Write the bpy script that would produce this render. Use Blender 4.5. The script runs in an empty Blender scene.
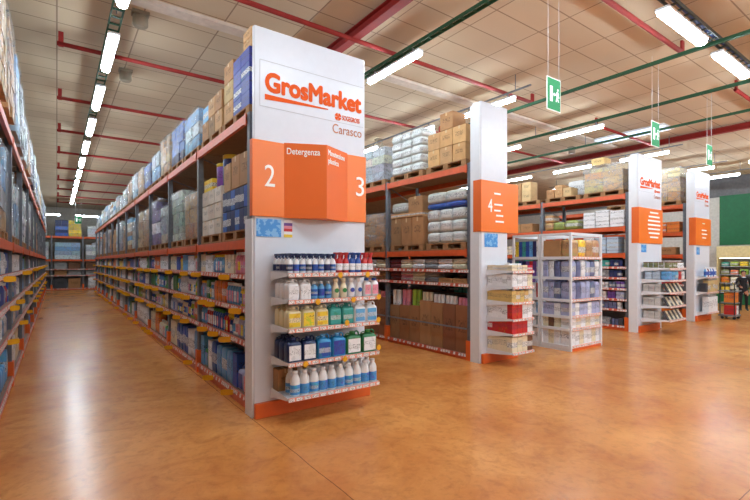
import bpy, bmesh, math, random
from mathutils import Vector, Matrix, Euler
R = random.Random(7)
PI = math.pi
sc = bpy.context.scene
COL = sc.collection

# ------------------------------------------------------------------ colours
def srgb(r, g, b):
    f = lambda c: (c / 255 / 12.92) if c / 255 <= .04045 else ((c / 255 + .055) / 1.055) ** 2.4
    return (f(r), f(g), f(b), 1)
WHITE = srgb(232, 234, 236); CREAM = srgb(232, 222, 196); TAN = srgb(190, 146, 98); KRAFT = srgb(170, 124, 80)
PAL = {'gold': srgb(214, 180, 110), 'white': srgb(235, 236, 238), 'cream': srgb(228, 216, 186), 'blue': srgb(40, 84, 170), 'navy': srgb(26, 40, 92),
       'sky': srgb(96, 164, 214), 'teal': srgb(60, 160, 150), 'green': srgb(50, 132, 66), 'yellow': srgb(236, 204, 58),
       'orange': srgb(226, 122, 44), 'red': srgb(198, 40, 38), 'pink': srgb(226, 142, 160), 'purple': srgb(112, 70, 150),
       'grey': srgb(150, 152, 154), 'black': srgb(30, 30, 34), 'brown': srgb(112, 74, 48), 'lilac': srgb(172, 178, 212), 'slate': srgb(104, 112, 150),
       'tan': TAN, 'lime': srgb(158, 196, 72), 'maroon': srgb(112, 38, 44), 'charcoal': srgb(66, 68, 74), 'olive': srgb(120, 122, 78)}

# ------------------------------------------------------------------ materials
def newmat(name):
    m = bpy.data.materials.new(name); m.use_nodes = True
    return m, m.node_tree.nodes, m.node_tree.links, m.node_tree.nodes['Principled BSDF']
def N(ns, t, **kw):
    n = ns.new(t)
    for k, v in kw.items(): setattr(n, k, v)
    return n
def mathn(ns, lk, op, a, b=None, c=None):
    n = ns.new('ShaderNodeMath'); n.operation = op
    for i, v in enumerate((a, b, c)):
        if v is None: continue
        if isinstance(v, (int, float)): n.inputs[i].default_value = v
        else: lk.new(v, n.inputs[i])
    return n.outputs[0]
def mixc(ns, lk, f, a, b):
    n = ns.new('ShaderNodeMix'); n.data_type = 'RGBA'
    for s, v in ((n.inputs[0], f), (n.inputs[6], a), (n.inputs[7], b)):
        if isinstance(v, (int, float)): s.default_value = v
        elif isinstance(v, tuple): s.default_value = v
        else: lk.new(v, s)
    return n.outputs[2]
def flat(name, col, rough=.5, metal=0, noise=.06, nscale=9):
    m, ns, lk, p = newmat(name)
    p.inputs['Roughness'].default_value = rough; p.inputs['Metallic'].default_value = metal
    tc = N(ns, 'ShaderNodeTexCoord'); nz = N(ns, 'ShaderNodeTexNoise'); nz.inputs['Scale'].default_value = nscale
    nz.inputs['Detail'].default_value = 4
    lk.new(tc.outputs['Object'], nz.inputs['Vector'])
    dk = tuple(c * (1 - noise * 3) for c in col[:3]) + (1,)
    mr = N(ns, 'ShaderNodeMapRange'); mr.inputs[1].default_value = .35; mr.inputs[2].default_value = .7
    lk.new(nz.outputs[0], mr.inputs[0])
    lk.new(mixc(ns, lk, mr.outputs[0], dk, col), p.inputs['Base Color'])
    return m
def objcol(name, rough=.35, trans=0):
    m, ns, lk, p = newmat(name)
    oi = N(ns, 'ShaderNodeObjectInfo'); lk.new(oi.outputs['Color'], p.inputs['Base Color'])
    p.inputs['Roughness'].default_value = rough; p.inputs['Transmission Weight'].default_value = trans
    return m
def printed(name, rough=.4, base_bias=.5, fine=1.0, inkt=.56, bandw=.75):
    m, ns, lk, p = newmat(name)
    oi = N(ns, 'ShaderNodeObjectInfo'); tc = N(ns, 'ShaderNodeTexCoord')
    sx = N(ns, 'ShaderNodeSeparateXYZ'); lk.new(tc.outputs['Generated'], sx.inputs[0])
    rnd = oi.outputs['Random']
    nz = N(ns, 'ShaderNodeTexNoise', noise_dimensions='4D'); nz.inputs['Scale'].default_value = 4.5 * fine
    nz.inputs['Detail'].default_value = 3
    lk.new(tc.outputs['Generated'], nz.inputs['Vector']); lk.new(mathn(ns, lk, 'MULTIPLY', rnd, 57.0), nz.inputs['W'])
    spl = mathn(ns, lk, 'GREATER_THAN', nz.outputs[0], .55)
    lo = mathn(ns, lk, 'MULTIPLY_ADD', rnd, .25, .2)
    band = mathn(ns, lk, 'COMPARE', sx.outputs['Z'], mathn(ns, lk, 'ADD', lo, .2), .17)
    # lettering-like fine strokes
    br = N(ns, 'ShaderNodeTexNoise', noise_dimensions='4D'); br.inputs['Scale'].default_value = 22 * fine; br.inputs['Detail'].default_value = 1
    mp = N(ns, 'ShaderNodeMapping'); mp.inputs['Scale'].default_value = (1, 1, 1.6)
    lk.new(tc.outputs['Generated'], mp.inputs[0]); lk.new(mp.outputs[0], br.inputs['Vector']); lk.new(rnd, br.inputs['W'])
    ink = mathn(ns, lk, 'MULTIPLY', mathn(ns, lk, 'GREATER_THAN', br.outputs[0], inkt), band)
    hs = N(ns, 'ShaderNodeHueSaturation'); lk.new(oi.outputs['Color'], hs.inputs['Color'])
    lk.new(mathn(ns, lk, 'MULTIPLY_ADD', rnd, .3, .35), hs.inputs['Hue']); hs.inputs['Value'].default_value = .75
    c = mixc(ns, lk, mathn(ns, lk, 'MULTIPLY', spl, base_bias), oi.outputs['Color'], hs.outputs[0])
    lt = mathn(ns, lk, 'GREATER_THAN', rnd, .4)
    c2 = mixc(ns, lk, lt, srgb(225, 225, 222), oi.outputs['Color'])
    c = mixc(ns, lk, mathn(ns, lk, 'MULTIPLY', band, bandw), c, c2)
    c = mixc(ns, lk, ink, c, srgb(54, 50, 74))
    lk.new(c, p.inputs['Base Color']); p.inputs['Roughness'].default_value = rough
    return m
def itemattr(name, rough=.4):
    m, ns, lk, p = newmat(name)
    a = N(ns, 'ShaderNodeAttribute', attribute_name='item_tint'); tc = N(ns, 'ShaderNodeTexCoord')
    nz = N(ns, 'ShaderNodeTexNoise'); nz.inputs['Scale'].default_value = 14; nz.inputs['Detail'].default_value = 2
    lk.new(tc.outputs['Object'], nz.inputs['Vector'])
    s = mathn(ns, lk, 'GREATER_THAN', nz.outputs[0], .57)
    hs = N(ns, 'ShaderNodeHueSaturation'); lk.new(a.outputs['Color'], hs.inputs['Color']); hs.inputs['Saturation'].default_value = .6
    hs.inputs['Value'].default_value = .62
    lk.new(mixc(ns, lk, s, a.outputs['Color'], hs.outputs[0]), p.inputs['Base Color'])
    p.inputs['Roughness'].default_value = rough
    return m
def film(name):
    m, ns, lk, p = newmat(name)
    p.inputs['Base Color'].default_value = (.6, .64, .68, 1); p.inputs['Roughness'].default_value = .25
    tc = N(ns, 'ShaderNodeTexCoord'); nz = N(ns, 'ShaderNodeTexNoise'); nz.inputs['Scale'].default_value = 1.8; nz.inputs['Detail'].default_value = 4
    nz.inputs['Distortion'].default_value = 1.5
    mp = N(ns, 'ShaderNodeMapping'); mp.inputs['Scale'].default_value = (1, 1, 2.5)
    lk.new(tc.outputs['Object'], mp.inputs[0]); lk.new(mp.outputs[0], nz.inputs['Vector'])
    mr = N(ns, 'ShaderNodeMapRange'); mr.inputs[1].default_value = .4; mr.inputs[2].default_value = .68; mr.inputs[3].default_value = .04; mr.inputs[4].default_value = .42
    lk.new(nz.outputs[0], mr.inputs[0]); lk.new(mr.outputs[0], p.inputs['Alpha'])
    b = N(ns, 'ShaderNodeBump'); b.inputs['Strength'].default_value = .6; b.inputs['Distance'].default_value = .05
    lk.new(nz.outputs[0], b.inputs['Height']); lk.new(b.outputs[0], p.inputs['Normal'])
    return m
def emit(name, col, s):
    m, ns, lk, p = newmat(name)
    p.inputs['Base Color'].default_value = (.9, .9, .9, 1)
    p.inputs['Emission Color'].default_value = col; p.inputs['Emission Strength'].default_value = s
    return m
def rail(name, base, tagc, cell=.075, fill=.6):
    """shelf-edge strip with printed price tickets"""
    m, ns, lk, p = newmat(name)
    tc = N(ns, 'ShaderNodeTexCoord'); sx = N(ns, 'ShaderNodeSeparateXYZ'); lk.new(tc.outputs['Object'], sx.inputs[0])
    q = mathn(ns, lk, 'DIVIDE', sx.outputs['X'], cell)
    fr = mathn(ns, lk, 'FRACT', q); fl = mathn(ns, lk, 'FLOOR', q)
    wn = N(ns, 'ShaderNodeTexWhiteNoise', noise_dimensions='1D'); lk.new(fl, wn.inputs['W'])
    on = mathn(ns, lk, 'MULTIPLY', mathn(ns, lk, 'LESS_THAN', fr, .8), mathn(ns, lk, 'LESS_THAN', wn.outputs[0], fill))
    g = N(ns, 'ShaderNodeSeparateXYZ'); lk.new(tc.outputs['Generated'], g.inputs[0])
    on = mathn(ns, lk, 'MULTIPLY', on, mathn(ns, lk, 'COMPARE', g.outputs['Z'], .5, .38))
    nz = N(ns, 'ShaderNodeTexNoise'); nz.inputs['Scale'].default_value = 90; lk.new(tc.outputs['Object'], nz.inputs['Vector'])
    t2 = mixc(ns, lk, mathn(ns, lk, 'GREATER_THAN', nz.outputs[0], .56), tagc, srgb(80, 70, 66))
    lk.new(mixc(ns, lk, on, base, t2), p.inputs['Base Color']); p.inputs['Roughness'].default_value = .4
    return m
def cardboard(name):
    m, ns, lk, p = newmat(name)
    oi = N(ns, 'ShaderNodeObjectInfo'); tc = N(ns, 'ShaderNodeTexCoord')
    sx = N(ns, 'ShaderNodeSeparateXYZ'); lk.new(tc.outputs['Generated'], sx.inputs[0])
    nz = N(ns, 'ShaderNodeTexNoise', noise_dimensions='4D'); nz.inputs['Scale'].default_value = 16; nz.inputs['Detail'].default_value = 1
    lk.new(tc.outputs['Generated'], nz.inputs['Vector']); lk.new(mathn(ns, lk, 'MULTIPLY', oi.outputs['Random'], 31), nz.inputs['W'])
    zz = mathn(ns, lk, 'COMPARE', sx.outputs['Z'], .55, .13)
    xx = mathn(ns, lk, 'COMPARE', sx.outputs['X'], .5, .28)
    k = mathn(ns, lk, 'MULTIPLY', mathn(ns, lk, 'MULTIPLY', zz, xx), mathn(ns, lk, 'GREATER_THAN', nz.outputs[0], .5))
    dark = N(ns, 'ShaderNodeHueSaturation'); lk.new(oi.outputs['Color'], dark.inputs['Color']); dark.inputs['Value'].default_value = .42
    n2 = N(ns, 'ShaderNodeTexNoise', noise_dimensions='4D'); n2.inputs['Scale'].default_value = 2.5; lk.new(tc.outputs['Generated'], n2.inputs['Vector'])
    lk.new(oi.outputs['Random'], n2.inputs['W'])
    lg = N(ns, 'ShaderNodeHueSaturation'); lk.new(oi.outputs['Color'], lg.inputs['Color'])
    lk.new(mathn(ns, lk, 'MULTIPLY_ADD', n2.outputs[0], .5, .75), lg.inputs['Value'])
    lk.new(mixc(ns, lk, mathn(ns, lk, 'MULTIPLY', k, .8), lg.outputs[0], dark.outputs[0]), p.inputs['Base Color'])
    p.inputs['Roughness'].default_value = .7
    return m
def ceiling_mat():
    m, ns, lk, p = newmat('ceiling_panels')
    tc = N(ns, 'ShaderNodeTexCoord'); br = N(ns, 'ShaderNodeTexBrick', offset=0.0)
    br.inputs['Scale'].default_value = 1; br.inputs['Brick Width'].default_value = 1.2; br.inputs['Row Height'].default_value = .6
    br.inputs['Mortar Size'].default_value = .012; br.inputs['Color1'].default_value = srgb(212, 194, 164); br.inputs['Color2'].default_value = srgb(204, 185, 156)
    br.inputs['Mortar'].default_value = srgb(150, 128, 108)
    lk.new(tc.outputs['Object'], br.inputs['Vector'])
    nz = N(ns, 'ShaderNodeTexNoise'); nz.inputs['Scale'].default_value = .8; nz.inputs['Detail'].default_value = 6
    lk.new(tc.outputs['Object'], nz.inputs['Vector'])
    mr = N(ns, 'ShaderNodeMapRange'); mr.inputs[1].default_value = .3; mr.inputs[2].default_value = .75; mr.inputs[3].default_value = 0; mr.inputs[4].default_value = .15
    lk.new(nz.outputs[0], mr.inputs[0])
    lk.new(mixc(ns, lk, mr.outputs[0], br.outputs[0], srgb(184, 162, 140)), p.inputs['Base Color']); p.inputs['Roughness'].default_value = .9
    return m
def floor_mat():
    m, ns, lk, p = newmat('floor_resin')
    tc = N(ns, 'ShaderNodeTexCoord')
    def nz(s, d, w=0, dist=0):
        n = N(ns, 'ShaderNodeTexNoise'); n.inputs['Scale'].default_value = s; n.inputs['Detail'].default_value = d
        n.inputs['Distortion'].default_value = dist; n.inputs['Roughness'].default_value = .65
        mp = N(ns, 'ShaderNodeMapping'); mp.inputs['Location'].default_value = (w, w, 0)
        lk.new(tc.outputs['Object'], mp.inputs[0]); lk.new(mp.outputs[0], n.inputs['Vector']); return n.outputs[0]
    def rng(v, a, b, c=0, d=1):
        r = N(ns, 'ShaderNodeMapRange'); r.inputs[1].default_value = a; r.inputs[2].default_value = b; r.inputs[3].default_value = c; r.inputs[4].default_value = d
        lk.new(v, r.inputs[0]); return r.outputs[0]
    c = mixc(ns, lk, rng(nz(.55, 6, 3, .4), .36, .66), srgb(*FLOOR_A), srgb(*FLOOR_B))
    c = mixc(ns, lk, rng(nz(3.2, 8, 9, .8), .48, .74, 0, .6), c, srgb(*FLOOR_C))
    c = mixc(ns, lk, rng(nz(11, 6, 1), .5, .75, 0, .32), c, srgb(122, 72, 38))
    # saw-cut joints
    sx = N(ns, 'ShaderNodeSeparateXYZ'); lk.new(tc.outputs['Object'], sx.inputs[0])
    wob = mathn(ns, lk, 'MULTIPLY_ADD', nz(2, 2), .03, -.015)
    j = mathn(ns, lk, 'COMPARE', mathn(ns, lk, 'ADD', sx.outputs['X'], wob), 2.02, .0045)
    j2 = mathn(ns, lk, 'COMPARE', mathn(ns, lk, 'ADD', sx.outputs['X'], wob), 10.5, .005)
    j3 = mathn(ns, lk, 'COMPARE', mathn(ns, lk, 'ADD', sx.outputs['Y'], wob), 1.2, .004)
    jj = mathn(ns, lk, 'MAXIMUM', mathn(ns, lk, 'MAXIMUM', j, j2), j3)
    lk.new(mixc(ns, lk, mathn(ns, lk, 'MULTIPLY', jj, .75), c, srgb(74, 44, 26)), p.inputs['Base Color'])
    p.inputs['Roughness'].default_value = .235
    p.inputs['Specular IOR Level'].default_value = .5
    b = N(ns, 'ShaderNodeBump'); b.inputs['Strength'].default_value = .05; b.inputs['Distance'].default_value = .01
    lk.new(nz(7, 5), b.inputs['Height']); lk.new(b.outputs[0], p.inputs['Normal'])
    return m
FLOOR_A, FLOOR_B, FLOOR_C = (194, 120, 58), (222, 154, 84), (160, 92, 44)

M = {
 'floor': floor_mat(), 'ceiling': ceiling_mat(), 'wall': flat('wall_paint', srgb(196, 190, 180), .8), 'wall_dark': flat('wall_grey_cladding', srgb(104, 104, 106), .8),
 'white': flat('white_powder_coat', srgb(226, 228, 232), .35, 0, .01), 'white_sheet': flat('white_sign_board', srgb(217, 221, 230), .3, 0, .01),
 'steel': flat('galvanised_steel', srgb(132, 138, 146), .4, .3, .08, 20), 'post': flat('grey_rack_post', srgb(112, 116, 124), .45, .1, .08, 20),
 'beam': flat('orange_rack_beam', srgb(218, 92, 42), .4, 0, .05), 'orange': flat('orange_kick_plate', srgb(232, 104, 40), .35, 0, .02),
 'sign_orange': flat('orange_sign_vinyl', srgb(244, 124, 36), .35, 0, .015, 2), 'sign_orange_deep': flat('deep_orange_sign_vinyl', srgb(234, 108, 32), .5, 0, .015, 2),
 'ink_orange': flat('orange_lettering', srgb(228, 88, 8), .8, 0, 0), 'ink_brown': flat('brown_orange_lettering', srgb(186, 112, 70), .4, 0, 0),
 'ink_white': flat('white_lettering', srgb(250, 250, 246), .4, 0, 0), 'line_grey': flat('thin_grey_line', srgb(178, 176, 178), .5, 0, 0),
 'red_pipe': flat('red_pipe_paint', srgb(156, 34, 28), .7, 0, .05), 'green_pipe': flat('dark_green_pipe_paint', srgb(30, 84, 54), .7, 0, .05),
 'tray': flat('dark_cable_tray', srgb(70, 84, 84), .5, .2, .05), 'cable_blue': flat('blue_cable', srgb(58, 84, 150), .45),
 'lamp': emit('lamp_diffuser_glow', (.76, .9, 1, 1), 58), 'lamp_dim': emit('dim_lamp_diffuser_glow', (.8, .92, 1, 1), 44), 'sky_pane': emit('skylight_pane_daylight', (.5, .74, 1, 1), .95),  # second diffuser is weaker, so the left-aisle ceiling renders darker
 'exit_green': flat('exit_sign_green', srgb(0, 124, 66), .7, 0, 0), 'wood': flat('pallet_wood', srgb(168, 122, 78), .8, 0, .1, 14),
 'plastic': objcol('moulded_plastic', .32), 'plastic_matt': objcol('matt_plastic', .55), 'clear': objcol('coloured_clear_plastic', .12, .35),
 'print': printed('printed_pack', .35), 'label': printed('printed_product_label', .35, .6, .6, .6, .5), 'print_matt': printed('printed_card', .5, .35, .8), 'cardboard': cardboard('corrugated_cardboard'),
 'item': itemattr('assorted_goods_print'), 'item_wrap': itemattr('goods_under_film', .5), 'film': film('stretch_film'),
 'rail': rail('price_rail_orange', srgb(196, 84, 56), srgb(232, 226, 218)), 'rail_red': rail('price_rail_red', srgb(236, 150, 126), srgb(244, 240, 238), .11, .95),
 'rail_left': rail('price_rail_crimson', srgb(190, 62, 50), srgb(236, 232, 228), .1, .95), 'rail_white': rail('price_rail_white', srgb(222, 222, 224), srgb(240, 180, 160), .09, .5),
 'tag': flat('yellow_offer_card', srgb(236, 172, 22), .45, 0, .03, 30), 'shelf': flat('shelf_steel', srgb(196, 198, 202), .4, .1), 'shelf_dark': flat('brown_shelf_deck', srgb(120, 84, 64), .6),
 'deck': flat('chipboard_deck', srgb(138, 106, 76), .8), 'mesh': flat('grey_mesh_back', srgb(150, 152, 156), .5), 'dark': flat('dark_plastic', srgb(34, 36, 40), .5),
 'green_wall': flat('dark_green_panel', srgb(0, 96, 52), .6), 'cream_panel': flat('cream_fascia', srgb(226, 206, 150), .5), 'blue_sticker': None,
 'skin': flat('skin', srgb(196, 140, 112), .55, 0, .02), 'suit': flat('black_suit_cloth', srgb(24, 25, 32), .8, 0, .05, 40), 'shirt': flat('white_shirt', srgb(222, 226, 236), .7), 'hair': flat('dark_hair', srgb(30, 24, 22), .6),
 'strip': flat('pale_concrete_strip', srgb(226, 214, 200), .8, 0, .05), 'detector': flat('grey_beige_housing', srgb(150, 138, 118), .6),
}
def sticker_mat(name, a, b, s):
    m, ns, lk, p = newmat(name)
    tc = N(ns, 'ShaderNodeTexCoord'); nz = N(ns, 'ShaderNodeTexNoise'); nz.inputs['Scale'].default_value = s; nz.inputs['Detail'].default_value = 4
    lk.new(tc.outputs['Object'], nz.inputs['Vector'])
    lk.new(mixc(ns, lk, mathn(ns, lk, 'GREATER_THAN', nz.outputs[0], .53), a, b), p.inputs['Base Color']); p.inputs['Roughness'].default_value = .4
    return m
M['blue_sticker'] = sticker_mat('blue_notice_print', srgb(64, 142, 214), srgb(128, 184, 230), 12)
def bands_mat(name, cols):
    m, ns, lk, p = newmat(name)
    tc = N(ns, 'ShaderNodeTexCoord'); sx = N(ns, 'ShaderNodeSeparateXYZ'); lk.new(tc.outputs['Generated'], sx.inputs[0])
    cr = N(ns, 'ShaderNodeValToRGB'); cr.color_ramp.interpolation = 'CONSTANT'
    while len(cr.color_ramp.elements) < len(cols): cr.color_ramp.elements.new(.5)
    for i, c in enumerate(cols):
        cr.color_ramp.elements[i].position = i / len(cols); cr.color_ramp.elements[i].color = c
    lk.new(sx.outputs['Z'], cr.inputs[0]); lk.new(cr.outputs[0], p.inputs['Base Color']); return m
M['colour_sticker'] = bands_mat('colour_notice_print', [PAL['yellow'], PAL['white'], PAL['red'], PAL['pink'], PAL['purple'], PAL['white']])

# ------------------------------------------------------------------ mesh helpers
def bm_box(bm, x0, x1, y0, y1, z0, z1, mi=0):
    vs = [bm.verts.new(v) for v in ((x0,y0,z0),(x1,y0,z0),(x1,y1,z0),(x0,y1,z0),(x0,y0,z1),(x1,y0,z1),(x1,y1,z1),(x0,y1,z1))]
    fs = []
    for f in ((0,3,2,1),(4,5,6,7),(0,1,5,4),(1,2,6,5),(2,3,7,6),(3,0,4,7)):
        fc = bm.faces.new([vs[i] for i in f]); fc.material_index = mi; fs.append(fc)
    return vs, fs
def bm_prism(bm, pts, z0, z1, mi=0):
    """pts: closed outline in xy, extruded in z"""
    a = [bm.verts.new((x, y, z0)) for x, y in pts]; b = [bm.verts.new((x, y, z1)) for x, y in pts]
    n = len(pts); fs = [bm.faces.new(a[::-1]), bm.faces.new(b)]
    for i in range(n): fs.append(bm.faces.new((a[i], a[(i+1) % n], b[(i+1) % n], b[i])))
    for f in fs: f.material_index = mi
def bm_slab(bm, pts, y0, y1, mi=0):
    """pts: closed outline in xz (counter-clockwise), extruded in y"""
    a = [bm.verts.new((x, y0, z)) for x, z in pts]; b = [bm.verts.new((x, y1, z)) for x, z in pts]
    n = len(pts); fs = [bm.faces.new(a), bm.faces.new(b[::-1])]
    for i in range(n): fs.append(bm.faces.new((a[(i+1) % n], a[i], b[i], b[(i+1) % n])))
    for f in fs: f.material_index = mi
def bm_lathe(bm, prof, seg=14, sx=1, sy=1, cx=0, cy=0, mi=0, smooth=True, sq=0):
    rings = []
    for r, z in prof:
        ring = []
        for k in range(seg):
            a = 2 * PI * (k + .5) / seg; c, s = math.cos(a), math.sin(a)
            if sq:
                q = 1 / max(abs(c), abs(s)); t = 1 + (q - 1) * sq; c, s = c * t, s * t
            ring.append(bm.verts.new((cx + r * c * sx, cy + r * s * sy, z)))
        rings.append(ring)
    for a, b in zip(rings, rings[1:]):
        for k in range(seg):
            f = bm.faces.new((a[k], a[(k+1) % seg], b[(k+1) % seg], b[k])); f.smooth = smooth; f.material_index = mi
    f = bm.faces.new(rings[0][::-1]); f.material_index = mi
    f = bm.faces.new(rings[-1]); f.material_index = mi
def bm_tube(bm, pts, r, seg=8, mi=0):
    pts = [Vector(p) for p in pts]; rings = []
    for i, p in enumerate(pts):
        d = (pts[min(i+1, len(pts)-1)] - pts[max(i-1, 0)]).normalized()
        u = d.cross(Vector((0, 0, 1))) if abs(d.z) < .95 else d.cross(Vector((0, 1, 0)))
        u.normalize(); v = d.cross(u)
        rings.append([bm.verts.new(p + (u * math.cos(2*PI*k/seg) + v * math.sin(2*PI*k/seg)) * r) for k in range(seg)])
    for a, b in zip(rings, rings[1:]):
        for k in range(seg):
            f = bm.faces.new((a[k], b[k], b[(k+1) % seg], a[(k+1) % seg])); f.smooth = True; f.material_index = mi
    bm.faces.new(rings[0]); bm.faces.new(rings[-1][::-1])
def tomesh(name, bm, mats, bevel=0, seg=1):
    if bevel:
        bmesh.ops.bevel(bm, geom=list(bm.edges), offset=bevel, segments=seg, affect='EDGES', profile=.5, clamp_overlap=True)
    bmesh.ops.recalc_face_normals(bm, faces=list(bm.faces))
    me = bpy.data.meshes.new(name); bm.to_mesh(me); bm.free()
    for m in (mats if isinstance(mats, (list, tuple)) else [mats]): me.materials.append(M[m] if isinstance(m, str) else m)
    return me
def tag(o, label=None, cat=None, group=None, kind=None):
    if label: o['label'] = label
    if cat: o['category'] = cat
    if group: o['group'] = group
    if kind: o['kind'] = kind
    return o
def link(o, parent=None, loc=(0,0,0), rz=0):
    COL.objects.link(o); o.location = loc; o.rotation_euler = (0, 0, rz)
    if parent is not None: o.parent = parent
    return o
def obj(name, bm, mats, parent=None, loc=(0,0,0), rz=0, bevel=0, seg=1, color=None):
    o = bpy.data.objects.new(name, tomesh(name, bm, mats, bevel, seg)); link(o, parent, loc, rz)
    if color: o.color = color
    return o
def boxo(name, x0, x1, y0, y1, z0, z1, mat, parent=None, bevel=0, loc=(0,0,0), rz=0, color=None):
    bm = bmesh.new(); bm_box(bm, x0, x1, y0, y1, z0, z1); return obj(name, bm, mat, parent, loc, rz, bevel, 1, color)
def empty(name, loc, rz, label, cat, group=None):
    return tag(link(bpy.data.objects.new(name, None), None, loc, rz), label, cat, group)
def struct(name, x0, x1, y0, y1, z0, z1, mat):
    o = boxo(name, x0, x1, y0, y1, z0, z1, mat); o['kind'] = 'structure'; return o
ORD = ['first','second','third','fourth','fifth','sixth','seventh','eighth','ninth','tenth','eleventh','twelfth','thirteenth','fourteenth','fifteenth','sixteenth','seventeenth','eighteenth','nineteenth','twentieth',
 'twenty-first','twenty-second','twenty-third','twenty-fourth','twenty-fifth','twenty-sixth','twenty-seventh','twenty-eighth','twenty-ninth','thirtieth','thirty-first','thirty-second','thirty-third','thirty-fourth','thirty-fifth','thirty-sixth']
BAY = ['nearest'] + ORD[1:]

# ------------------------------------------------------------------ room
XL, XR, YB, YF, ZC = -2.3, 27.0, -9.0, 42.0, 6.24
struct('floor', XL, XR, YB, YF, -.1, 0, 'floor')
struct('ceiling', XL, XR, YB, YF, ZC, ZC + .1, 'ceiling')
struct('wall_left', XL - .1, XL, YB, YF, 0, ZC, 'wall')
struct('wall_back', XL, XR, YB - .1, YB, 0, ZC, 'wall')
struct('wall_far', XL, XR, YF, YF + .1, 0, ZC, 'wall')
w = struct('wall_right', XR, XR + .1, YB, YF, 0, ZC, 'wall')
w2 = boxo('grey_cladding', XR - .03, XR, YB, YF, 5.25, ZC, 'wall_dark', w)
w3 = boxo('green_panel', XR - .06, XR, 1.5, 7.76, 2.84, 5.3, 'green_wall', w)
struct('trim_1', XL, 16.6, 7.84, 8.1, ZC - .06, ZC - .001, 'strip')
# skylight
sk = struct('window_1', 14.95, 15.75, 5.7, 7.95, ZC - .05, ZC - .002, 'white')
boxo('pane', 15.02, 15.68, 5.78, 7.87, ZC - .07, ZC - .052, 'sky_pane', sk)

# red sprinkler pipes and roof beams, green conduits
for k in range(0, 11):
    y = 3.37 + 3.27 * k
    bm = bmesh.new(); bm_tube(bm, [(0, 0, 0), (9.72, 0, 0)], .042)
    o = obj('sprinkler_pipe', bm, 'red_pipe', None, (0, y, 6.0))
    tag(o, f'red ceiling pipe across the left aisles, {ORD[k]} nearest', 'pipe', 'red pipes across the left aisles')
    bm = bmesh.new(); bm_box(bm, -.05, .05, -.02, .02, -.05, .22); obj('hanger', bm, 'red_pipe', o, (9.68, 0, 0)); bm = bmesh.new(); bm_box(bm, -.04, .04, -.02, .02, -.05, .22); obj('hanger', bm, 'red_pipe', o, (.06, 0, 0))
    if k < 5:
        bm = bmesh.new(); bm_tube(bm, [(0, 0, 0), (3.95, 0, 0)], .042)
        o = obj('sprinkler_pipe', bm, 'red_pipe', None, (12.75, y, 6.0))
        tag(o, f'red ceiling pipe right of the hanging exit signs, {ORD[k]} nearest', 'pipe', 'red pipes above the right racks')
        bm = bmesh.new(); bm_box(bm, -.05, .05, -.02, .02, -.05, .22); obj('hanger', bm, 'red_pipe', o, (.05, 0, 0))
for i, x in enumerate((4.35, 16.8)):
    bm = bmesh.new(); bm_box(bm, -.08, .08, -4, 40, -.09, -.075); bm_box(bm, -.08, .08, -4, 40, .075, .09); bm_box(bm, -.015, .015, -4, 40, -.075, .075)
    o = obj('roof_beam', bm, 'red_pipe', None, (x, 0, 6.1))
    tag(o, ['thick red roof beam passing just right of the tall logo panel', 'thick red roof beam running above the right racks'][i], 'beam')
for i, (x, n) in enumerate(((9.5, 'crossing under the pale panels over the middle rack'), (14.4, 'farthest right of the long conduits'))):
    bm = bmesh.new(); bm_box(bm, -.035, .035, 1.0, 34, -.03, .03); o = obj('conduit', bm, 'green_pipe', None, (x, 0, 5.9))
    tag(o, f'dark green ceiling conduit {n}', 'conduit')

# ------------------------------------------------------------------ lamps
def tray(axis, x, y0, y1, z, w=.1, mat='green_pipe'):
    bm = bmesh.new()
    for s in (-1, 1): bm_box(bm, s * w / 2 - .008, s * w / 2 + .008, y0, y1, -.03, .03)
    k = y0 + .1
    while k < y1: bm_box(bm, -w / 2, w / 2, k - .02, k + .02, -.02, 0); k += .25
    return bm
def lamp(x, y, along_y, L, w, label, group, z=5.7, mat='lamp'):
    rt = empty('ceiling_light', (x, y, z), 0 if along_y else PI / 2, label, 'ceiling light', group)
    bm = bmesh.new(); bm_box(bm, -w / 2 - .015, w / 2 + .015, -L / 2 - .02, L / 2 + .02, .035, .08); obj('housing', bm, 'white', rt, bevel=.008)
    bm = bmesh.new()
    pts = [(-w/2, .035), (-w*.42, -.02), (-w*.2, -.045), (w*.2, -.045), (w*.42, -.02), (w/2, .035)]
    bm_slab(bm, pts, -L / 2, L / 2); obj('diffuser', bm, mat, rt)
    bm = bmesh.new()
    for s in (-1, 1): bm_box(bm, -.012, .012, s * L * .38 - .012, s * L * .38 + .012, .08, .16)
    if z < 5.5:
        for s in (-1, 1): bm_box(bm, -.006, .006, s * L * .38 - .006, s * L * .38 + .006, .16, ZC - z)
    obj('bracket', bm, 'steel', rt)
rows = [(.762, 9.15, -2, 9, .15, 'over the leftmost aisle', .16), (5.22, 6.63, 0, 6, .105, 'right of the tall logo panel', .1), (8.4, 7.0, 0, 4, .08, 'above the middle rack end', 0),
        (12.05, 6.85, 0, 3, .08, 'above the white freestanding shelves', .07), (16.7, 7.0, 0, 3, .08, 'above the third logo panel', 0),
        (20.8, 6.95, -1, 2, .08, 'above the fourth end panel', 0), (23.3, 6.8, -1, 2, .08, 'by the dark green wall panel', 0)]
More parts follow.
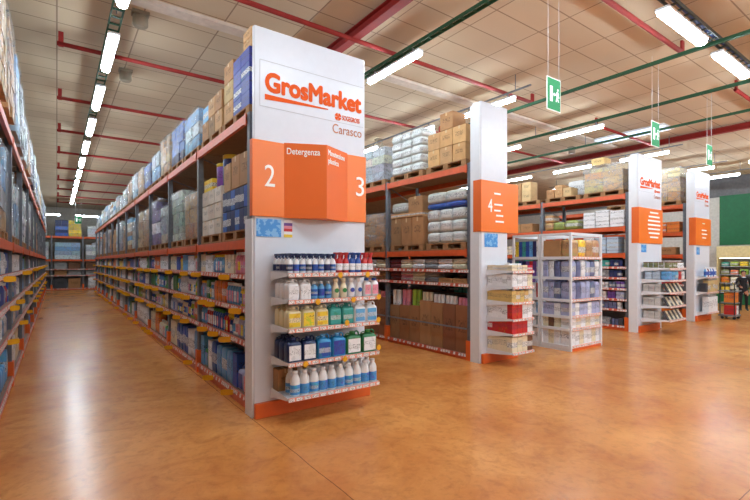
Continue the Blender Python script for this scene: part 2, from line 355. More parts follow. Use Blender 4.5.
for x, yc, a, b, w, nm, tw in rows:
    for k in range(a, b + 1):
        lamp(x, yc + 2.65 * k, True, 1.55, w, f'white tube ceiling light {nm}, {ORD[k - a]} nearest in its row', 'ceiling lights ' + nm, mat='lamp_dim' if x < 1 else 'lamp')
    if tw:
        bm = tray('y', x, 0.5 if x > 4 else yc + 2.65 * (a - 1), yc + 2.65 * b + 1, 0, tw)
        tag(obj('cable_tray', bm, 'green_pipe', None, (x, 0, 5.89)), f'dark green ladder cable tray holding lights {nm}', 'cable tray')
    else:
        bm = bmesh.new(); bm_box(bm, -.02, .02, yc - 1.2, yc + 2.65 * b + 1, -.03, .0); tag(obj('light_rail', bm, 'steel', None, (x, 0, 5.89)), f'thin steel rail holding lights {nm}', 'rail')
for j, yy in enumerate((2.79, -3.2, -6.2)):  # the two rear trays are unseen, added to brighten the display fronts
    for k in range(8):
        lamp(3.45 + 2.3 * k, yy, False, 1.55, .17, f'wide tube light on {["cross tray nearest the camera", "added unseen cross tray behind the viewpoint", "added unseen rearmost cross tray"][j]}, {ORD[k]} from left', 'ceiling lights on the cross trays')
    bm = tray('y', 0, -21, -2, 0, .14); t = obj('cable_tray', bm, 'tray', None, (0, yy, 5.955), PI / 2)
    tag(t, ['dark cable tray carrying lights across the top right', 'added unseen dark cable tray across the hall behind the viewpoint', 'added unseen rearmost dark cable tray by the back wall'][j], 'cable tray')
    bm = bmesh.new(); bm_tube(bm, [(.03 * math.sin(q * 1.7), -21 + q, .04 + .02 * math.cos(q)) for q in range(20)], .028); obj('cable', bm, 'cable_blue', t)
for k in range(3):
    lamp(-.6 + 2.4 * k, 36.2, False, 1.55, .08, f'small crosswise tube light at the far aisle end, {ORD[k]} from left', 'crosswise lights at the far aisle end', 5.15, 'lamp_dim')
for t_ in [o for o in COL.objects if o.name.startswith(('conduit', 'cable_tray', 'light_rail', 'roof_beam'))]:
    ys = [c[1] for c in t_.bound_box]; y0_, y1_ = min(ys), max(ys); zt = max(c[2] for c in t_.bound_box); n_ = max(2, int((y1_ - y0_) / 5))
    for q_ in range(n_):
        yy_ = y0_ + .4 + (y1_ - y0_ - .8) * q_ / (n_ - 1)
        bm = bmesh.new(); bm_box(bm, -.008, .008, -.008, .008, min(zt, .02), ZC - .002 - t_.location.z); obj('hanger', bm, 'steel', t_, (0, yy_, 0))
for x, y, n in ((1.15, 8.4, 'nearest'), (1.23, 11.1, 'second nearest'), (15.4, 8.9, 'above the third rack'), (9.0, 12.2, 'behind the middle rack end')):
    bm = bmesh.new(); bm_box(bm, -.13, .13, -.1, .1, .2, .25); bm_lathe(bm, [(.09, 0), (.12, .03), (.12, .17), (.1, .2)], 12)
    tag(obj('ceiling_detector', bm, 'detector', None, (x, y, ZC - .25)), f'small grey beige ceiling detector housing, {n}', 'detector')

# ------------------------------------------------------------------ exit signs
def exit_sign(x, y, label):
    rt = empty('exit_sign', (x, y, 4.66), 0, label, 'exit sign', 'hanging green exit signs')
    boxo('border', -.19, .19, 0, .012, -.26, .26, 'ink_white', rt, .002)
    boxo('panel', -.175, .175, -.004, 0, -.245, .245, 'exit_green', rt)
    bm = bmesh.new(); bm_box(bm, -.115, -.045, -.008, -.004, -.12, .12)
    bm_slab(bm, [(-.025, .0), (.0, -.03), (.0, -.012), (.035, -.012), (.035, .012), (.0, .012), (.0, .03)], -.008, -.004)
    bm_slab(bm, [(.085, .06), (.11, .05), (.12, .0), (.14, -.03), (.13, -.04), (.1, -.01), (.105, -.06), (.13, -.1), (.115, -.11), (.085, -.06), (.06, -.11), (.045, -.1), (.07, -.04), (.065, .01), (.045, -.01), (.035, .0), (.06, .04)], -.008, -.004)
    c = [(.1 + .018 * math.cos(2*PI*k/10), .085 + .018 * math.sin(2*PI*k/10)) for k in range(10)]; bm_slab(bm, c, -.008, -.004)
    obj('pictogram', bm, 'ink_white', rt)
    for s in (-1, 1):
        bm = bmesh.new(); bm_tube(bm, [(s * .15, .006, .24), (s * .15, .006, ZC - 4.66)], .004, 5); obj('hanging_wire', bm, 'white', rt)
exit_sign(6.4, 4.0, 'green running man exit sign hanging nearest, beside the middle rack panel')
exit_sign(10.1, 4.0, 'green running man exit sign hanging in front of the third panel')
exit_sign(13.18, 4.0, 'smallest green running man exit sign, hanging above the fourth panel')
exit_sign(1.1, 33.5, 'tiny dark exit sign at the far end of the left aisle')

# ------------------------------------------------------------------ product prototypes (never linked themselves)
def P(name, bm, mats, parent=None, bevel=0, seg=1, color=None, loc=(0,0,0)):
    o = bpy.data.objects.new(name, tomesh(name, bm, mats, bevel, seg)); o.location = loc
    if parent is not None: o.parent = parent
    if color: o.color = color
    return o
PROTO = {}
def reg(key, root, kids, w, d, h, cat): PROTO[key] = (root, kids, w, d, h, cat)
# rounded bottle
bm = bmesh.new(); bm_lathe(bm, [(.028, 0), (.045, .006), (.047, .03), (.047, .15), (.042, .18), (.022, .21), (.018, .222)], 14, 1, .68)
r = P('bottle', bm, 'plastic')
bm = bmesh.new(); bm_lathe(bm, [(.02, .22), (.021, .225), (.02, .25), (.017, .256)], 10); k1 = P('cap', bm, 'plastic')
bm = bmesh.new(); bm_lathe(bm, [(.0475, .045), (.0482, .05), (.0482, .14), (.0475, .145)], 14, 1, .69); k2 = P('printed_label', bm, 'label')
reg('bottle', r, [k1, k2], .096, .07, .256, 'bottle')
bm = bmesh.new(); bm_lathe(bm, [(.028, 0), (.045, .006), (.047, .15), (.042, .18), (.02, .21), (.018, .22)], 10, 1, .68); bm_lathe(bm, [(.02, .22), (.02, .256)], 8, mi=1)
reg('bottle_lo', P('bottle', bm, ['print', 'ink_white']), [], .096, .07, .256, 'bottle')
# flat shouldered bottle
bm = bmesh.new(); bm_lathe(bm, [(.04, 0), (.05, .008), (.05, .17), (.03, .2), (.02, .205)], 16, 1, .6, sq=.55); r = P('flask_bottle', bm, 'plastic')
bm = bmesh.new(); bm_lathe(bm, [(.026, .205), (.026, .235), (.022, .24)], 10); k1 = P('cap', bm, 'plastic')
bm = bmesh.new(); bm_box(bm, -.038, .038, -.0325, -.0305, .03, .15); k2 = P('printed_label', bm, 'label')
reg('flask', r, [k1, k2], .102, .066, .24, 'bottle')
# trigger spray
bm = bmesh.new(); bm_lathe(bm, [(.028, 0), (.04, .006), (.041, .12), (.038, .15), (.018, .19), (.016, .205)], 14, 1, .75); r = P('spray_bottle', bm, 'plastic')
bm = bmesh.new(); bm_lathe(bm, [(.017, .2), (.019, .205), (.017, .225)], 10)
bm_box(bm, -.013, .013, -.045, .028, .225, .255); bm_box(bm, -.009, .009, -.058, -.045, .235, .25); bm_box(bm, -.008, .008, -.036, -.026, .185, .225); k1 = P('trigger_head', bm, 'plastic')
bm = bmesh.new(); bm_lathe(bm, [(.0414, .03), (.042, .035), (.042, .11), (.0414, .115)], 14, 1, .76); k2 = P('printed_label', bm, 'label')
reg('spray', r, [k1, k2], .084, .1, .255, 'spray bottle')
# bleach bottle
bm = bmesh.new(); bm_lathe(bm, [(.048, 0), (.058, .008), (.059, .17), (.058, .195), (.052, .222), (.042, .245), (.031, .262), (.024, .272)], 16, 1, .9); bm_tube(bm, [(0, .026, .262), (0, .055, .245), (0, .064, .2), (0, .05, .165)], .009, 7)
r = P('bleach_bottle', bm, 'plastic')
bm = bmesh.new(); bm_lathe(bm, [(.03, .272), (.032, .276), (.031, .305), (.027, .31)], 12); k1 = P('cap', bm, 'plastic')
bm = bmesh.new(); bm_lathe(bm, [(.0594, .018), (.0603, .022), (.06, .135), (.0596, .139)], 16, 1, .9); k2 = P('printed_label', bm, 'label')
reg('bleach', r, [k1, k2], .118, .125, .31, 'bleach bottle')
# handled jug
bm = bmesh.new()
bm_lathe(bm, [(.085, 0), (.092, .01), (.092, .17), (.088, .2), (.07, .222), (.03, .23), (.022, .24)], 20, 1, .72, sq=.75)
r = P('detergent_jug', bm, 'plastic')
bm = bmesh.new(); bm_tube(bm, [(.03, 0, .225), (.035, 0, .262), (.06, 0, .268), (.08, 0, .25), (.082, 0, .205)], .011, 8); bm_tube(bm, [(-.075, 0, .2), (-.078, 0, .24), (-.05, 0, .25), (-.02, 0, .235)], .008, 6); k0 = P('handle', bm, 'plastic')
bm = bmesh.new(); bm_lathe(bm, [(.027, .238), (.029, .242), (.028, .268), (.024, .272)], 12); k1 = P('cap', bm, 'plastic')
bm = bmesh.new(); bm_box(bm, -.074, .074, -.0685, -.0665, .02, .185); k2 = P('printed_label', bm, 'label')
reg('jug', r, [k1, k2, k0], .19, .14, .275, 'jug')
# cream pot bottle with heart shaped handle (upside standing toiletries)
bm = bmesh.new(); bm_lathe(bm, [(.035, 0), (.046, .01), (.048, .12), (.036, .17), (.024, .2), (.024, .21)], 14, 1, .6); bm_lathe(bm, [(.02, .2), (.036, .23), (.034, .262), (.012, .275)], 12, 1, .55); r = P('softener_bottle', bm, 'plastic')
bm = bmesh.new(); bm_lathe(bm, [(.03, -.002), (.03, .003)], 14); k2 = P('printed_label', bm, 'label', loc=(0, -.033, .1)); k2.rotation_euler = (PI / 2, 0, 0)
reg('softener', r, [k2], .1, .07, .275, 'bottle')
# soft pack
bm = bmesh.new(); bm_box(bm, -.5, .5, -.5, .5, 0, 1); bmesh.ops.subdivide_edges(bm, edges=list(bm.edges), cuts=3, use_grid_fill=True)
for v in bm.verts:
    x, y, z = v.co; bulge = .92 + .08 * (1 - min(1, abs(z - .5) * 2) ** 2)
    v.co.x *= bulge; v.co.y *= bulge; v.co.z = max(0, z - .05 * (abs(x) > .45) * (z > .9))
for f in bm.faces: f.smooth = True
reg('pack', P('soft_pack', bm, 'print', bevel=0), [], 1, 1, 1, 'pack')
# printed box
bm = bmesh.new(); bm_box(bm, -.5, .5, -.5, .5, 0, 1); reg('box', P('printed_box', bm, 'print_matt', bevel=.012), [], 1, 1, 1, 'box')
# cardboard carton with tape and flaps line
bm = bmesh.new(); bm_box(bm, -.5, .5, -.5, .5, 0, 1); r = P('cardboard_box', bm, 'cardboard', bevel=.012)
bm = bmesh.new(); bm_box(bm, -.06, .06, -.505, .505, 1.0, 1.004); bm_box(bm, -.06, .06, -.506, -.5, .82, 1.003); k1 = P('packing_tape', bm, 'plastic', color=srgb(206, 176, 130))
reg('carton', r, [k1], 1, 1, 1, 'cardboard box')
# open carton (display tray)
bm = bmesh.new()
for a in ((-.5, .5, -.5, -.47), (-.5, .5, .47, .5), (-.5, -.47, -.47, .47), (.47, .5, -.47, .47)): bm_box(bm, *a, 0, 1)
bm_box(bm, -.47, .47, -.47, .47, 0, .03); reg('open_carton', P('open_carton', bm, 'cardboard'), [], 1, 1, 1, 'cardboard box')
# can / tub
bm = bmesh.new(); bm_lathe(bm, [(.46, 0), (.48, .03), (.48, .84), (.46, .86)], 16); r = P('tub', bm, 'print')
bm = bmesh.new(); bm_lathe(bm, [(.5, .86), (.5, .97), (.47, 1)], 16); k1 = P('lid', bm, 'plastic'); reg('tub', r, [k1], 1, 1, 1, 'tub')
# bowl
bm = bmesh.new(); bm_lathe(bm, [(.25, 0), (.35, .2), (.47, .7), (.5, 1), (.46, .98), (.4, .6), (.2, .25)], 18); reg('bowl', P('bowl', bm, 'plastic'), [], 1, 1, 1, 'bowl')
# wrapped tall roll
bm = bmesh.new(); bm_lathe(bm, [(.44, 0), (.5, .02), (.5, .22), (.46, .25), (.5, .28), (.5, .47), (.46, .5), (.5, .53), (.5, .72), (.46, .75), (.5, .78), (.5, .97), (.42, 1)], 14); reg('roll', P('wrapped_roll', bm, 'print'), [], 1, 1, 1, 'roll')
# pallet 1.2 (along x) x .8
bm = bmesh.new()
for k in range(5): y = -.4 + k * .175; bm_box(bm, -.6, .6, y, y + .1, .122, .144)
for x in (-.6, -.07, .46): bm_box(bm, x, x + .14, -.4, .4, .1, .122)
for x in (-.6, -.07, .46):
    for y in (-.4, -.05, .3): bm_box(bm, x, x + .14, y, y + .1, .022, .1)
for y in (-.4, -.05, .3): bm_box(bm, -.6, .6, y, y + .1, 0, .022)
reg('pallet', P('pallet', bm, 'wood'), [], 1.2, .8, .144, 'pallet')

LABELS = {}
def uniq(label):
    if len(label.split()) > 16: print('LONG', label)
    LABELS[label] = LABELS.get(label, 0) + 1
    if LABELS[label] > 1: print('DUP LABEL', label)
    return label
def spawn(key, loc, rz, scale, color, label, group, kidcols=None, kids=True, name=None, tilt=0):
    root, ks, w, d, h, cat = PROTO[key]
    o = root.copy(); COL.objects.link(o); o.location = loc; o.rotation_euler = (tilt, 0, rz)
    o.scale = scale if isinstance(scale, tuple) else (scale,) * 3
    if name: o.name = name
    o.color = color; o['label'] = uniq(label); o['category'] = cat if not name else name.replace('_', ' '); o['group'] = group
    if kids:
        for i, k in enumerate(ks):
            c = k.copy(); COL.objects.link(c); c.parent = o
            if kidcols and i < len(kidcols) and kidcols[i]: c.color = kidcols[i]
            elif not kidcols and k.name.startswith(('cap', 'lid', 'trigger')): c.color = PAL['white']
    return o
class Face:
    """a shelf front: u runs to the viewer's right, v goes into the shelf"""
    def __init__(s, x, y, rz): s.x, s.y, s.rz = x, y, rz; s.c, s.s = math.cos(rz), math.sin(rz)
    def p(s, u, v, z): return (s.x + u * s.c - v * s.s, s.y + u * s.s + v * s.c, z)

# ------------------------------------------------------------------ racks
def rack(label, F, L, D, nb, Bw, levels, shelves, shelf_d, base_rail='rail', near_right=True, back=True):
    rt = empty('storage_rack', (F.x, F.y, 0), F.rz, label, 'storage rack')
    H = 4.02
    for i in range(nb + 1):
        u = i * Bw
        bm = bmesh.new()
        for v in (0, D - .09):
            bm_box(bm, u - .045, u + .045, v, v + .012, 0, H); bm_box(bm, u - .045, u - .033, v + .012, v + .09, 0, H); bm_box(bm, u + .033, u + .045, v + .012, v + .09, 0, H)
        z = .3
        while z < H - .5:
            bm_tube(bm, [(u, .06, z), (u, D - .06, z + .45)], .014, 5); bm_tube(bm, [(u, D - .06, z + .45), (u, .06, z + .9)], .014, 5) if z + .9 < H else None
            z += .9
        up = obj('upright_frame', bm, 'post', rt)
        bm = bmesh.new(); bm_box(bm, u - .06, u + .06, -.03, -.004, 0, .4); bm_box(bm, u - .06, u - .048, -.004, .09, 0, .4); bm_box(bm, u + .048, u + .06, -.004, .09, 0, .4)
        obj('foot_guard', bm, 'orange', up)
    for i in range(nb):
        a, b = i * Bw + .046, (i + 1) * Bw - .046
        for z in levels:
            for v in (-.02, D - .05):
                bm = bmesh.new(); bm_box(bm, a, b, v, v + .05, z - .14, z - .015); bm_box(bm, a, b, v + .006, v + .044, z - .105, z - .05)
                bm_box(bm, a - .004, a + .05, v - .006, v, z - .17, z - .0); bm_box(bm, b - .05, b + .004, v - .006, v, z - .17, z)
                obj('beam', bm, 'beam', rt)
            boxo('deck', a, b, .03, D - .05, z - .03, z, 'deck', rt)
        for z in shelves:
            s = boxo('shelf', a, b, -.005, shelf_d, z - .03, z, 'shelf_dark', rt)
            bm = bmesh.new(); pts = [(-.03, -.058), (-.008, -.058), (-.008, .012), (-.016, .012)]
            a_ = [bm.verts.new((0, y, zz)) for y, zz in pts]; b_ = [bm.verts.new((b - a + .08, y, zz)) for y, zz in pts]
            bm.faces.new(a_[::-1]); bm.faces.new(b_)
            for q in range(4): bm.faces.new((a_[q], a_[(q+1) % 4], b_[(q+1) % 4], b_[q]))
            obj('price_rail', bm, base_rail, s, (a - .04, 0, z - .005))
        boxo('kick_plate', a - .04, b + .04, -.005, .02, 0, min(shelves) - .06, 'orange' if False else 'beam', rt)
        if back: boxo('back_panel', a, b, shelf_d + .002, shelf_d + .02, .02, max(shelves) + .32, 'mesh', rt)
    return rt

LV = [2.32, 4.02]; SH = [.17, .916, 1.372, 1.826]
F1 = Face(2.09, 5.8 + 11 * 2.62, -PI / 2); L1 = 11 * 2.62
rk1 = rack('long orange and grey pallet rack running back from the tall logo panel', F1, L1, 1.62, 11, 2.62, LV, SH, .6)
FL = Face(-.59, 3.96, PI / 2)
rkL = rack('pallet rack at the left edge facing the long rack across the aisle', FL, 12 * 2.62, 1.1, 12, 2.62, LV, SH, .6, base_rail='rail_left')
SH2 = [.12, 1.55, 1.84]
F2 = Face(6.78, 6.12 + 3 * 2.75, -PI / 2)
rk2 = rack('middle orange pallet rack holding tall cartons behind the aisle four panel', F2, 3 * 2.75, 1.1, 3, 2.75, [2.27, 3.99], SH2, .75)
SH3 = [.14, .62, .92, 1.23, 1.55, 1.86]
F3 = Face(13.36, 6.04 + 4 * 2.75, -PI / 2)
rk3 = rack('third orange rack behind the white freestanding shelves', F3, 4 * 2.75, 1.4, 4, 2.75, [2.27, 3.05, 3.99], SH3, .6)
F4 = Face(17.4, 6.0 + 2 * 2.75, -PI / 2)
rk4 = rack('fourth orange rack seen between the third and fourth end panels', F4, 2 * 2.75, 1.1, 2, 2.75, [2.27, 3.05, 3.99], SH3, .6)
FB = Face(-2.15, 38.4, 0)
rkB = rack('crosswise orange rack closing the far end of the left aisle', FB, 5 * 1.85, 1.1, 5, 1.85, [2.2, 3.85], [.12, 1.05, 1.5], .7)

# yellow offer cards clipped on price rails
def offer(rt, u, z, v=-.15, w=.25, h=.12, tilt=.0):
    bm = bmesh.new(); sg = lambda t: math.copysign(abs(t) ** .5, t); c = [(w / 2 * sg(math.cos(2*PI*k/20)), h / 2 * sg(math.sin(2*PI*k/20))) for k in range(20)]; bm_slab(bm, c, -.003, .003)
    o = obj('offer_card', bm, 'tag', rt, (u, v, z), tilt); return o
random_state = random.Random(21)
for b in range(11):
    u1 = L1 - b * 2.62
    for r_, z in enumerate(SH):
        n = [2, 3, 3, 2][r_] if b < 8 else 1
        for q in range(n):
            offer(rk1, u1 - .25 - random_state.random() * 2.1, z - .05, -.1, .18, .085, random_state.uniform(.7, 1.25))
for b in range(1, 11):
    for r_, z in enumerate(SH):
        for q in range([0, 1, 1, 1][r_]): offer(rkL, b * 2.62 + .3 + random_state.random() * 2.0, z - .05, -.09, .16, .08, random_state.uniform(-1.25, -.7))

# ------------------------------------------------------------------ filling shelves
def run_row(F, ua, ub, z, clear, rowname, place, group, choices, seed, v0=.035, detail=2, from_right=False):
    """place runs of identical products along one shelf between ua and ub"""
    rr = random.Random(seed); u = ua; idx = 0; out = []
    while True:
        c = rr.choice(choices); key, w, d, h, cols, nm = c
        col = rr.choice(cols); capc = rr.choice(['white', 'white', 'red', 'blue', 'yellow', 'green']) if key != 'box' else None
        if key in ('bottle', 'flask', 'softener'): capc = capc if capc != col else 'blue'
        sc_ = rr.uniform(.94, 1.08); n = rr.randint(2, 5) if w < .2 else rr.randint(1, 3)
        hh = min(h * sc_, clear * .96); stop = False
        for q in range(n):
            if u + w > ub: stop = True; break
            out.append((key, u + w / 2, w, d, hh, col, capc, nm)); u += w + rr.uniform(.003, .012)
        if stop: break
        u += rr.uniform(.0, .03)
    n = len(out)
    for i, (key, uc, w, d, hh, col, capc, nm) in enumerate(out):
        pw, pd, ph = PROTO[key][2:5]
        k = key
        if detail < 2 and key in ('bottle', 'flask', 'softener'): k = 'bottle_lo'; pw, pd, ph = PROTO[k][2:5]
        s = (w * .96 / pw, d / pd, hh / ph)
        lab = f'{col} {nm}, {ORD[i]} from left, {rowname} shelf, {place}'
        lc = [PAL[capc] if capc else None, PAL[rr.choice(['white', 'white', 'blue', 'yellow', 'pink', 'sky'])] if key != 'softener' else None, PAL[col]]
        if key == 'softener': lc = [PAL['blue']]
        spawn(k, F.p(uc, v0 + d / 2, z), F.rz, s, PAL[col], lab, group, lc, kids=detail >= 2)
B_ = ('bottle', .1, .08, .32, ['white', 'blue', 'sky', 'white', 'pink', 'lilac', 'teal', 'white', 'sky', 'cream', 'lime'], 'detergent bottle')
FK = ('flask', .11, .08, .3, ['white', 'blue', 'yellow', 'red', 'sky', 'lilac', 'white'], 'flat bottle')
JG = ('jug', .22, .16, .36, ['white', 'sky', 'blue', 'cream', 'green', 'lilac'], 'detergent jug')
PK = ('pack', .2, .16, .31, ['white', 'sky', 'blue', 'cream', 'green', 'white', 'orange'], 'soft pack')
PKb = ('pack', .26, .2, .5, ['sky', 'white', 'blue', 'white', 'orange', 'cream', 'sky'], 'big pack')
BX = ('box', .14, .12, .3, ['white', 'blue', 'white', 'cream', 'sky', 'green', 'orange', 'white'], 'printed box')
BXb = ('box', .2, .16, .5, ['white', 'blue', 'white', 'sky', 'cream'], 'tall printed box')
SP = ('spray', .09, .1, .3, ['white', 'blue', 'pink', 'green', 'orange'], 'trigger spray')
for b in range(4):
    u1 = L1 - b * 2.62; u0 = u1 - 2.62
    pl = f'{BAY[b]} bay of long aisle rack'
    for r_, z in enumerate(SH):
        clear = [.66, .38, .38, .33][r_]
        ch = [[PKb, BXb, PKb, JG], [B_, FK, SP, B_, PK], [B_, FK, B_, BX, PK], [BX, FK, B_, BX, BX]][r_]
        if r_ == 1 and b == 0: ch = [B_, B_, FK, SP]
        run_row(F1, u0 + .08, u1 - .08, z, clear, ['lowest', 'second', 'third', 'top'][r_], pl, 'goods on the long aisle rack shelves', ch, 100 + b * 7 + r_, detail=2 if b < 3 else 1)
for b in (1, 2):
    pl = f'{["nearest visible","second visible"][b-1]} bay, left edge rack'
    for r_, z in enumerate(SH):
        run_row(FL, b * 2.62 + .08, (b + 1) * 2.62 - .08, z, [.66, .38, .38, .33][r_], ['lowest', 'second', 'third', 'top'][r_], pl, 'goods on the left edge rack shelves', [[PKb, BXb, JG], [B_, FK, BX], [B_, FK, BX], [BX, PK]][r_], 300 + b * 7 + r_, detail=1)

# the far shelves' bottles and boxes: two masses
class Mass:
    def __init__(s): s.bm = bmesh.new(); s.lay = s.bm.verts.layers.float_color.new('item_tint')
    def add(s, fn, col):
        n0 = set(s.bm.verts); fn(s.bm)
    def bottle(s, p, w, d, h, rz, col, cap):
        c, sn = math.cos(rz), math.sin(rz); seg = 6; rings = []
        for rr, z, cc in ((.5, 0, col), (.5, .68, col), (.2, .84, col), (.2, .85, cap), (.2, 1, cap)):
            ring = []
            for k in range(seg):
                a = 2*PI*k/seg; x, y = rr * math.cos(a) * w, rr * math.sin(a) * d
                v = s.bm.verts.new((p[0] + x*c - y*sn, p[1] + x*sn + y*c, p[2] + z*h)); v[s.lay] = cc; ring.append(v)
            rings.append(ring)
        for a, b in zip(rings, rings[1:]):
            for k in range(seg): s.bm.faces.new((a[k], a[(k+1) % seg], b[(k+1) % seg], b[k]))
        s.bm.faces.new(rings[-1])
    def box(s, p, w, d, h, rz, col):
        vs, fs = bm_box(s.bm, -w/2, w/2, -d/2, d/2, 0, h); c, sn = math.cos(rz), math.sin(rz)
        for v in vs:
            x, y, z = v.co; v.co = (p[0] + x*c - y*sn, p[1] + x*sn + y*c, p[2] + z); v[s.lay] = col
mb, mx = Mass(), Mass(); rr = random.Random(5)
ck = ['white', 'blue', 'sky', 'green', 'white', 'lilac', 'white', 'white', 'cream', 'orange', 'grey', 'sky', 'yellow', 'teal', 'white']
def mass_bay(F, a, b, sh=SH, cl=(.62, .38, .38, .33)):
    for z, c in zip(sh, cl):
        u = a + .08
        while u < b - .25:
            t = rr.random() < .45; col = PAL[rr.choice(ck)]; cap = PAL[rr.choice(ck)]; n = rr.randint(2, 5); w = .1 if t else rr.choice((.12, .16, .22)); h = c * rr.uniform(.6, .92) if t is False else min(c * .9, rr.uniform(.24, .36))
            for q in range(n):
                if u + w > b - .08: break
                if t: mb.bottle(F.p(u + w/2, .1, z), w * .92, .08, h, F.rz, col, cap)
                else: mx.box(F.p(u + w/2, .16, z), w * .95, .2, h, F.rz, col)
                u += w + .006
            u += .02
for b in range(4, 11): mass_bay(F1, L1 - (b + 1) * 2.62, L1 - b * 2.62)
for b in range(3, 12): mass_bay(FL, b * 2.62, (b + 1) * 2.62)
tag(obj('shelf_bottle', mb.bm, 'item'), 'mixed bottles filling the far bays along both sides of the left aisle', 'bottle', None, 'stuff')
tag(obj('shelf_box', mx.bm, 'item'), 'mixed boxes filling the far bays along both sides of the left aisle', 'box', None, 'stuff')

# ------------------------------------------------------------------ pallet loads
def load_mesh(w, d, h, nx, ny, nz, cols, seed, mat, jit=.012, top='flat'):
    q = random.Random(seed); bm = bmesh.new(); lay = bm.verts.layers.float_color.new('item_tint')
    bw, bd, bh = w / nx, d / ny, h / nz
    for k in range(nz):
        c0 = q.choice(cols)
        for i in range(nx):
            for j in range(ny):
                if 0 < i < nx - 1 and 0 < j < ny - 1 and k < nz - 1: continue
                if k == nz - 1 and top == 'rag' and q.random() < .35: continue
                vs, fs = bm_box(bm, -bw/2 + .004, bw/2 - .004, -bd/2 + .004, bd/2 - .004, .004, bh - .006)
                dx, dy, ra = q.uniform(-jit, jit), q.uniform(-jit, jit), q.uniform(-.03, .03)
                c = tuple(min(1, x * q.uniform(.88, 1.06)) for x in c0[:3]) + (1,)
                for v in vs:
                    x, y, z = v.co; v.co = (-w/2 + bw*(i+.5) + dx + x - ra*y, -d/2 + bd*(j+.5) + dy + y + ra*x, k*bh + z); v[lay] = c
    return tomesh('wrapped_load', bm, mat)
def film_mesh(w, d, h, seed):
    q = random.Random(seed); bm = bmesh.new(); bm_box(bm, -w/2 - .02, w/2 + .02, -d/2 - .02, d/2 + .02, .01, h + .015)
    bmesh.ops.subdivide_edges(bm, edges=list(bm.edges), cuts=4, use_grid_fill=True)
    for v in bm.verts: v.co += Vector((q.uniform(-.012, .012), q.uniform(-.012, .012), q.uniform(-.01, .01) if v.co.z > .1 else 0))
    for f in bm.faces: f.smooth = True
    return tomesh('stretch_film', bm, 'film')
def pallet(F, u, v, z, sx, label, group, short=False):
    return spawn('pallet', F.p(u, v, z), F.rz, (sx / 1.2, 1, 1), (1, 1, 1, 1), label, group)
def load(F, u, v, z, w, d, h, kind, seed, desc, where, group, wrap=True, near=True):
    cols = {'brown': [TAN, KRAFT, srgb(180, 136, 92)], 'white': [srgb(206, 210, 214), srgb(176, 184, 190), srgb(200, 190, 174), srgb(216, 218, 220), srgb(150, 156, 166)], 'green': [srgb(150, 168, 150), srgb(196, 206, 196)],
            'blue': [PAL['blue'], PAL['navy'], srgb(70, 110, 190)], 'mixed': [PAL['white'], TAN, PAL['sky'], PAL['cream'], PAL['grey']], 'purple': [srgb(130, 110, 160), PAL['white']],
            'yellow': [PAL['yellow'], srgb(206, 170, 50)], 'grey': [PAL['grey'], srgb(184, 186, 190)], 'sky': [srgb(110, 160, 200), srgb(200, 208, 214), srgb(150, 180, 200)], 'tan': [srgb(200, 170, 120), TAN],
            'dark': [PAL['charcoal'], PAL['brown'], PAL['maroon']]}[kind]
    q = random.Random(seed)
    me = load_mesh(w, d, h, q.choice((2, 3, 4)), 2, max(1, round(h / q.choice((.16, .22, .3)))), cols, seed, 'item_wrap' if wrap else 'item', top='rag' if q.random() < .35 else 'flat')
    o = bpy.data.objects.new('wrapped_load', me); link(o, None, F.p(u, v, z), F.rz); tag(o, uniq(f'{desc}, {where}'), 'pallet load', group)
    if wrap and near:
        f = bpy.data.objects.new('stretch_film', film_mesh(w, d, h, seed)); link(f, o); f['label'] = 'clear stretch film around the load'
    return o
def carton(F, u, v, z, w, d, h, col, label, group, rz=0, kids=True):
    return spawn('carton', F.p(u, v, z), F.rz + rz, (w, d, h), col, label, group, None, kids)

# long rack upper levels: bay 0 by hand
g1 = 'loads on the long aisle rack'; gp = 'wooden pallets on the long aisle rack'
def pair(F, L, b, Bw, near_right, lev):
    """centres of the near and far pallet positions of bay b"""
    if near_right: u1 = L - b * Bw; return u1 - Bw * .26, u1 - Bw * .74
    return b * Bw + Bw * .26, b * Bw + Bw * .74
un, uf = pair(F1, L1, 0, 2.62, True, 0)
for (u, nm) in ((un, 'near'), (uf, 'far')):
    for z, lv in ((2.32, 'lower'), (4.02, 'upper')):
        pallet(F1, u, .44, z, 1.2, f'wooden pallet, {nm} half of nearest bay, {lv} level, long rack', gp)
z = 2.32 + .146
# near half lower: two layers of blue packs topped by brown cartons
for l in range(2):
    for i in range(6):
        spawn('box', F1.p(un - .48 + i * .192, .2, z + l * .31), F1.rz, (.185, .32, .3), PAL['navy'] if (i + l) % 3 else PAL['blue'], f'navy bottle pack, {ORD[i]} from left, {["lower","upper"][l]} layer, nearest bay of long rack', 'navy packs on the long rack', name='goods_carton')
for i in range(3):
    carton(F1, un - .38 + i * .38, .3, z + .625, .36, .5, [.42, .48, .46][i], [srgb(176, 138, 96), KRAFT, srgb(160, 118, 80)][i], f'brown carton on the navy packs, {ORD[i]} from left, nearest bay of long rack', 'brown cartons on the navy packs', rz=.04 * (i - 1))
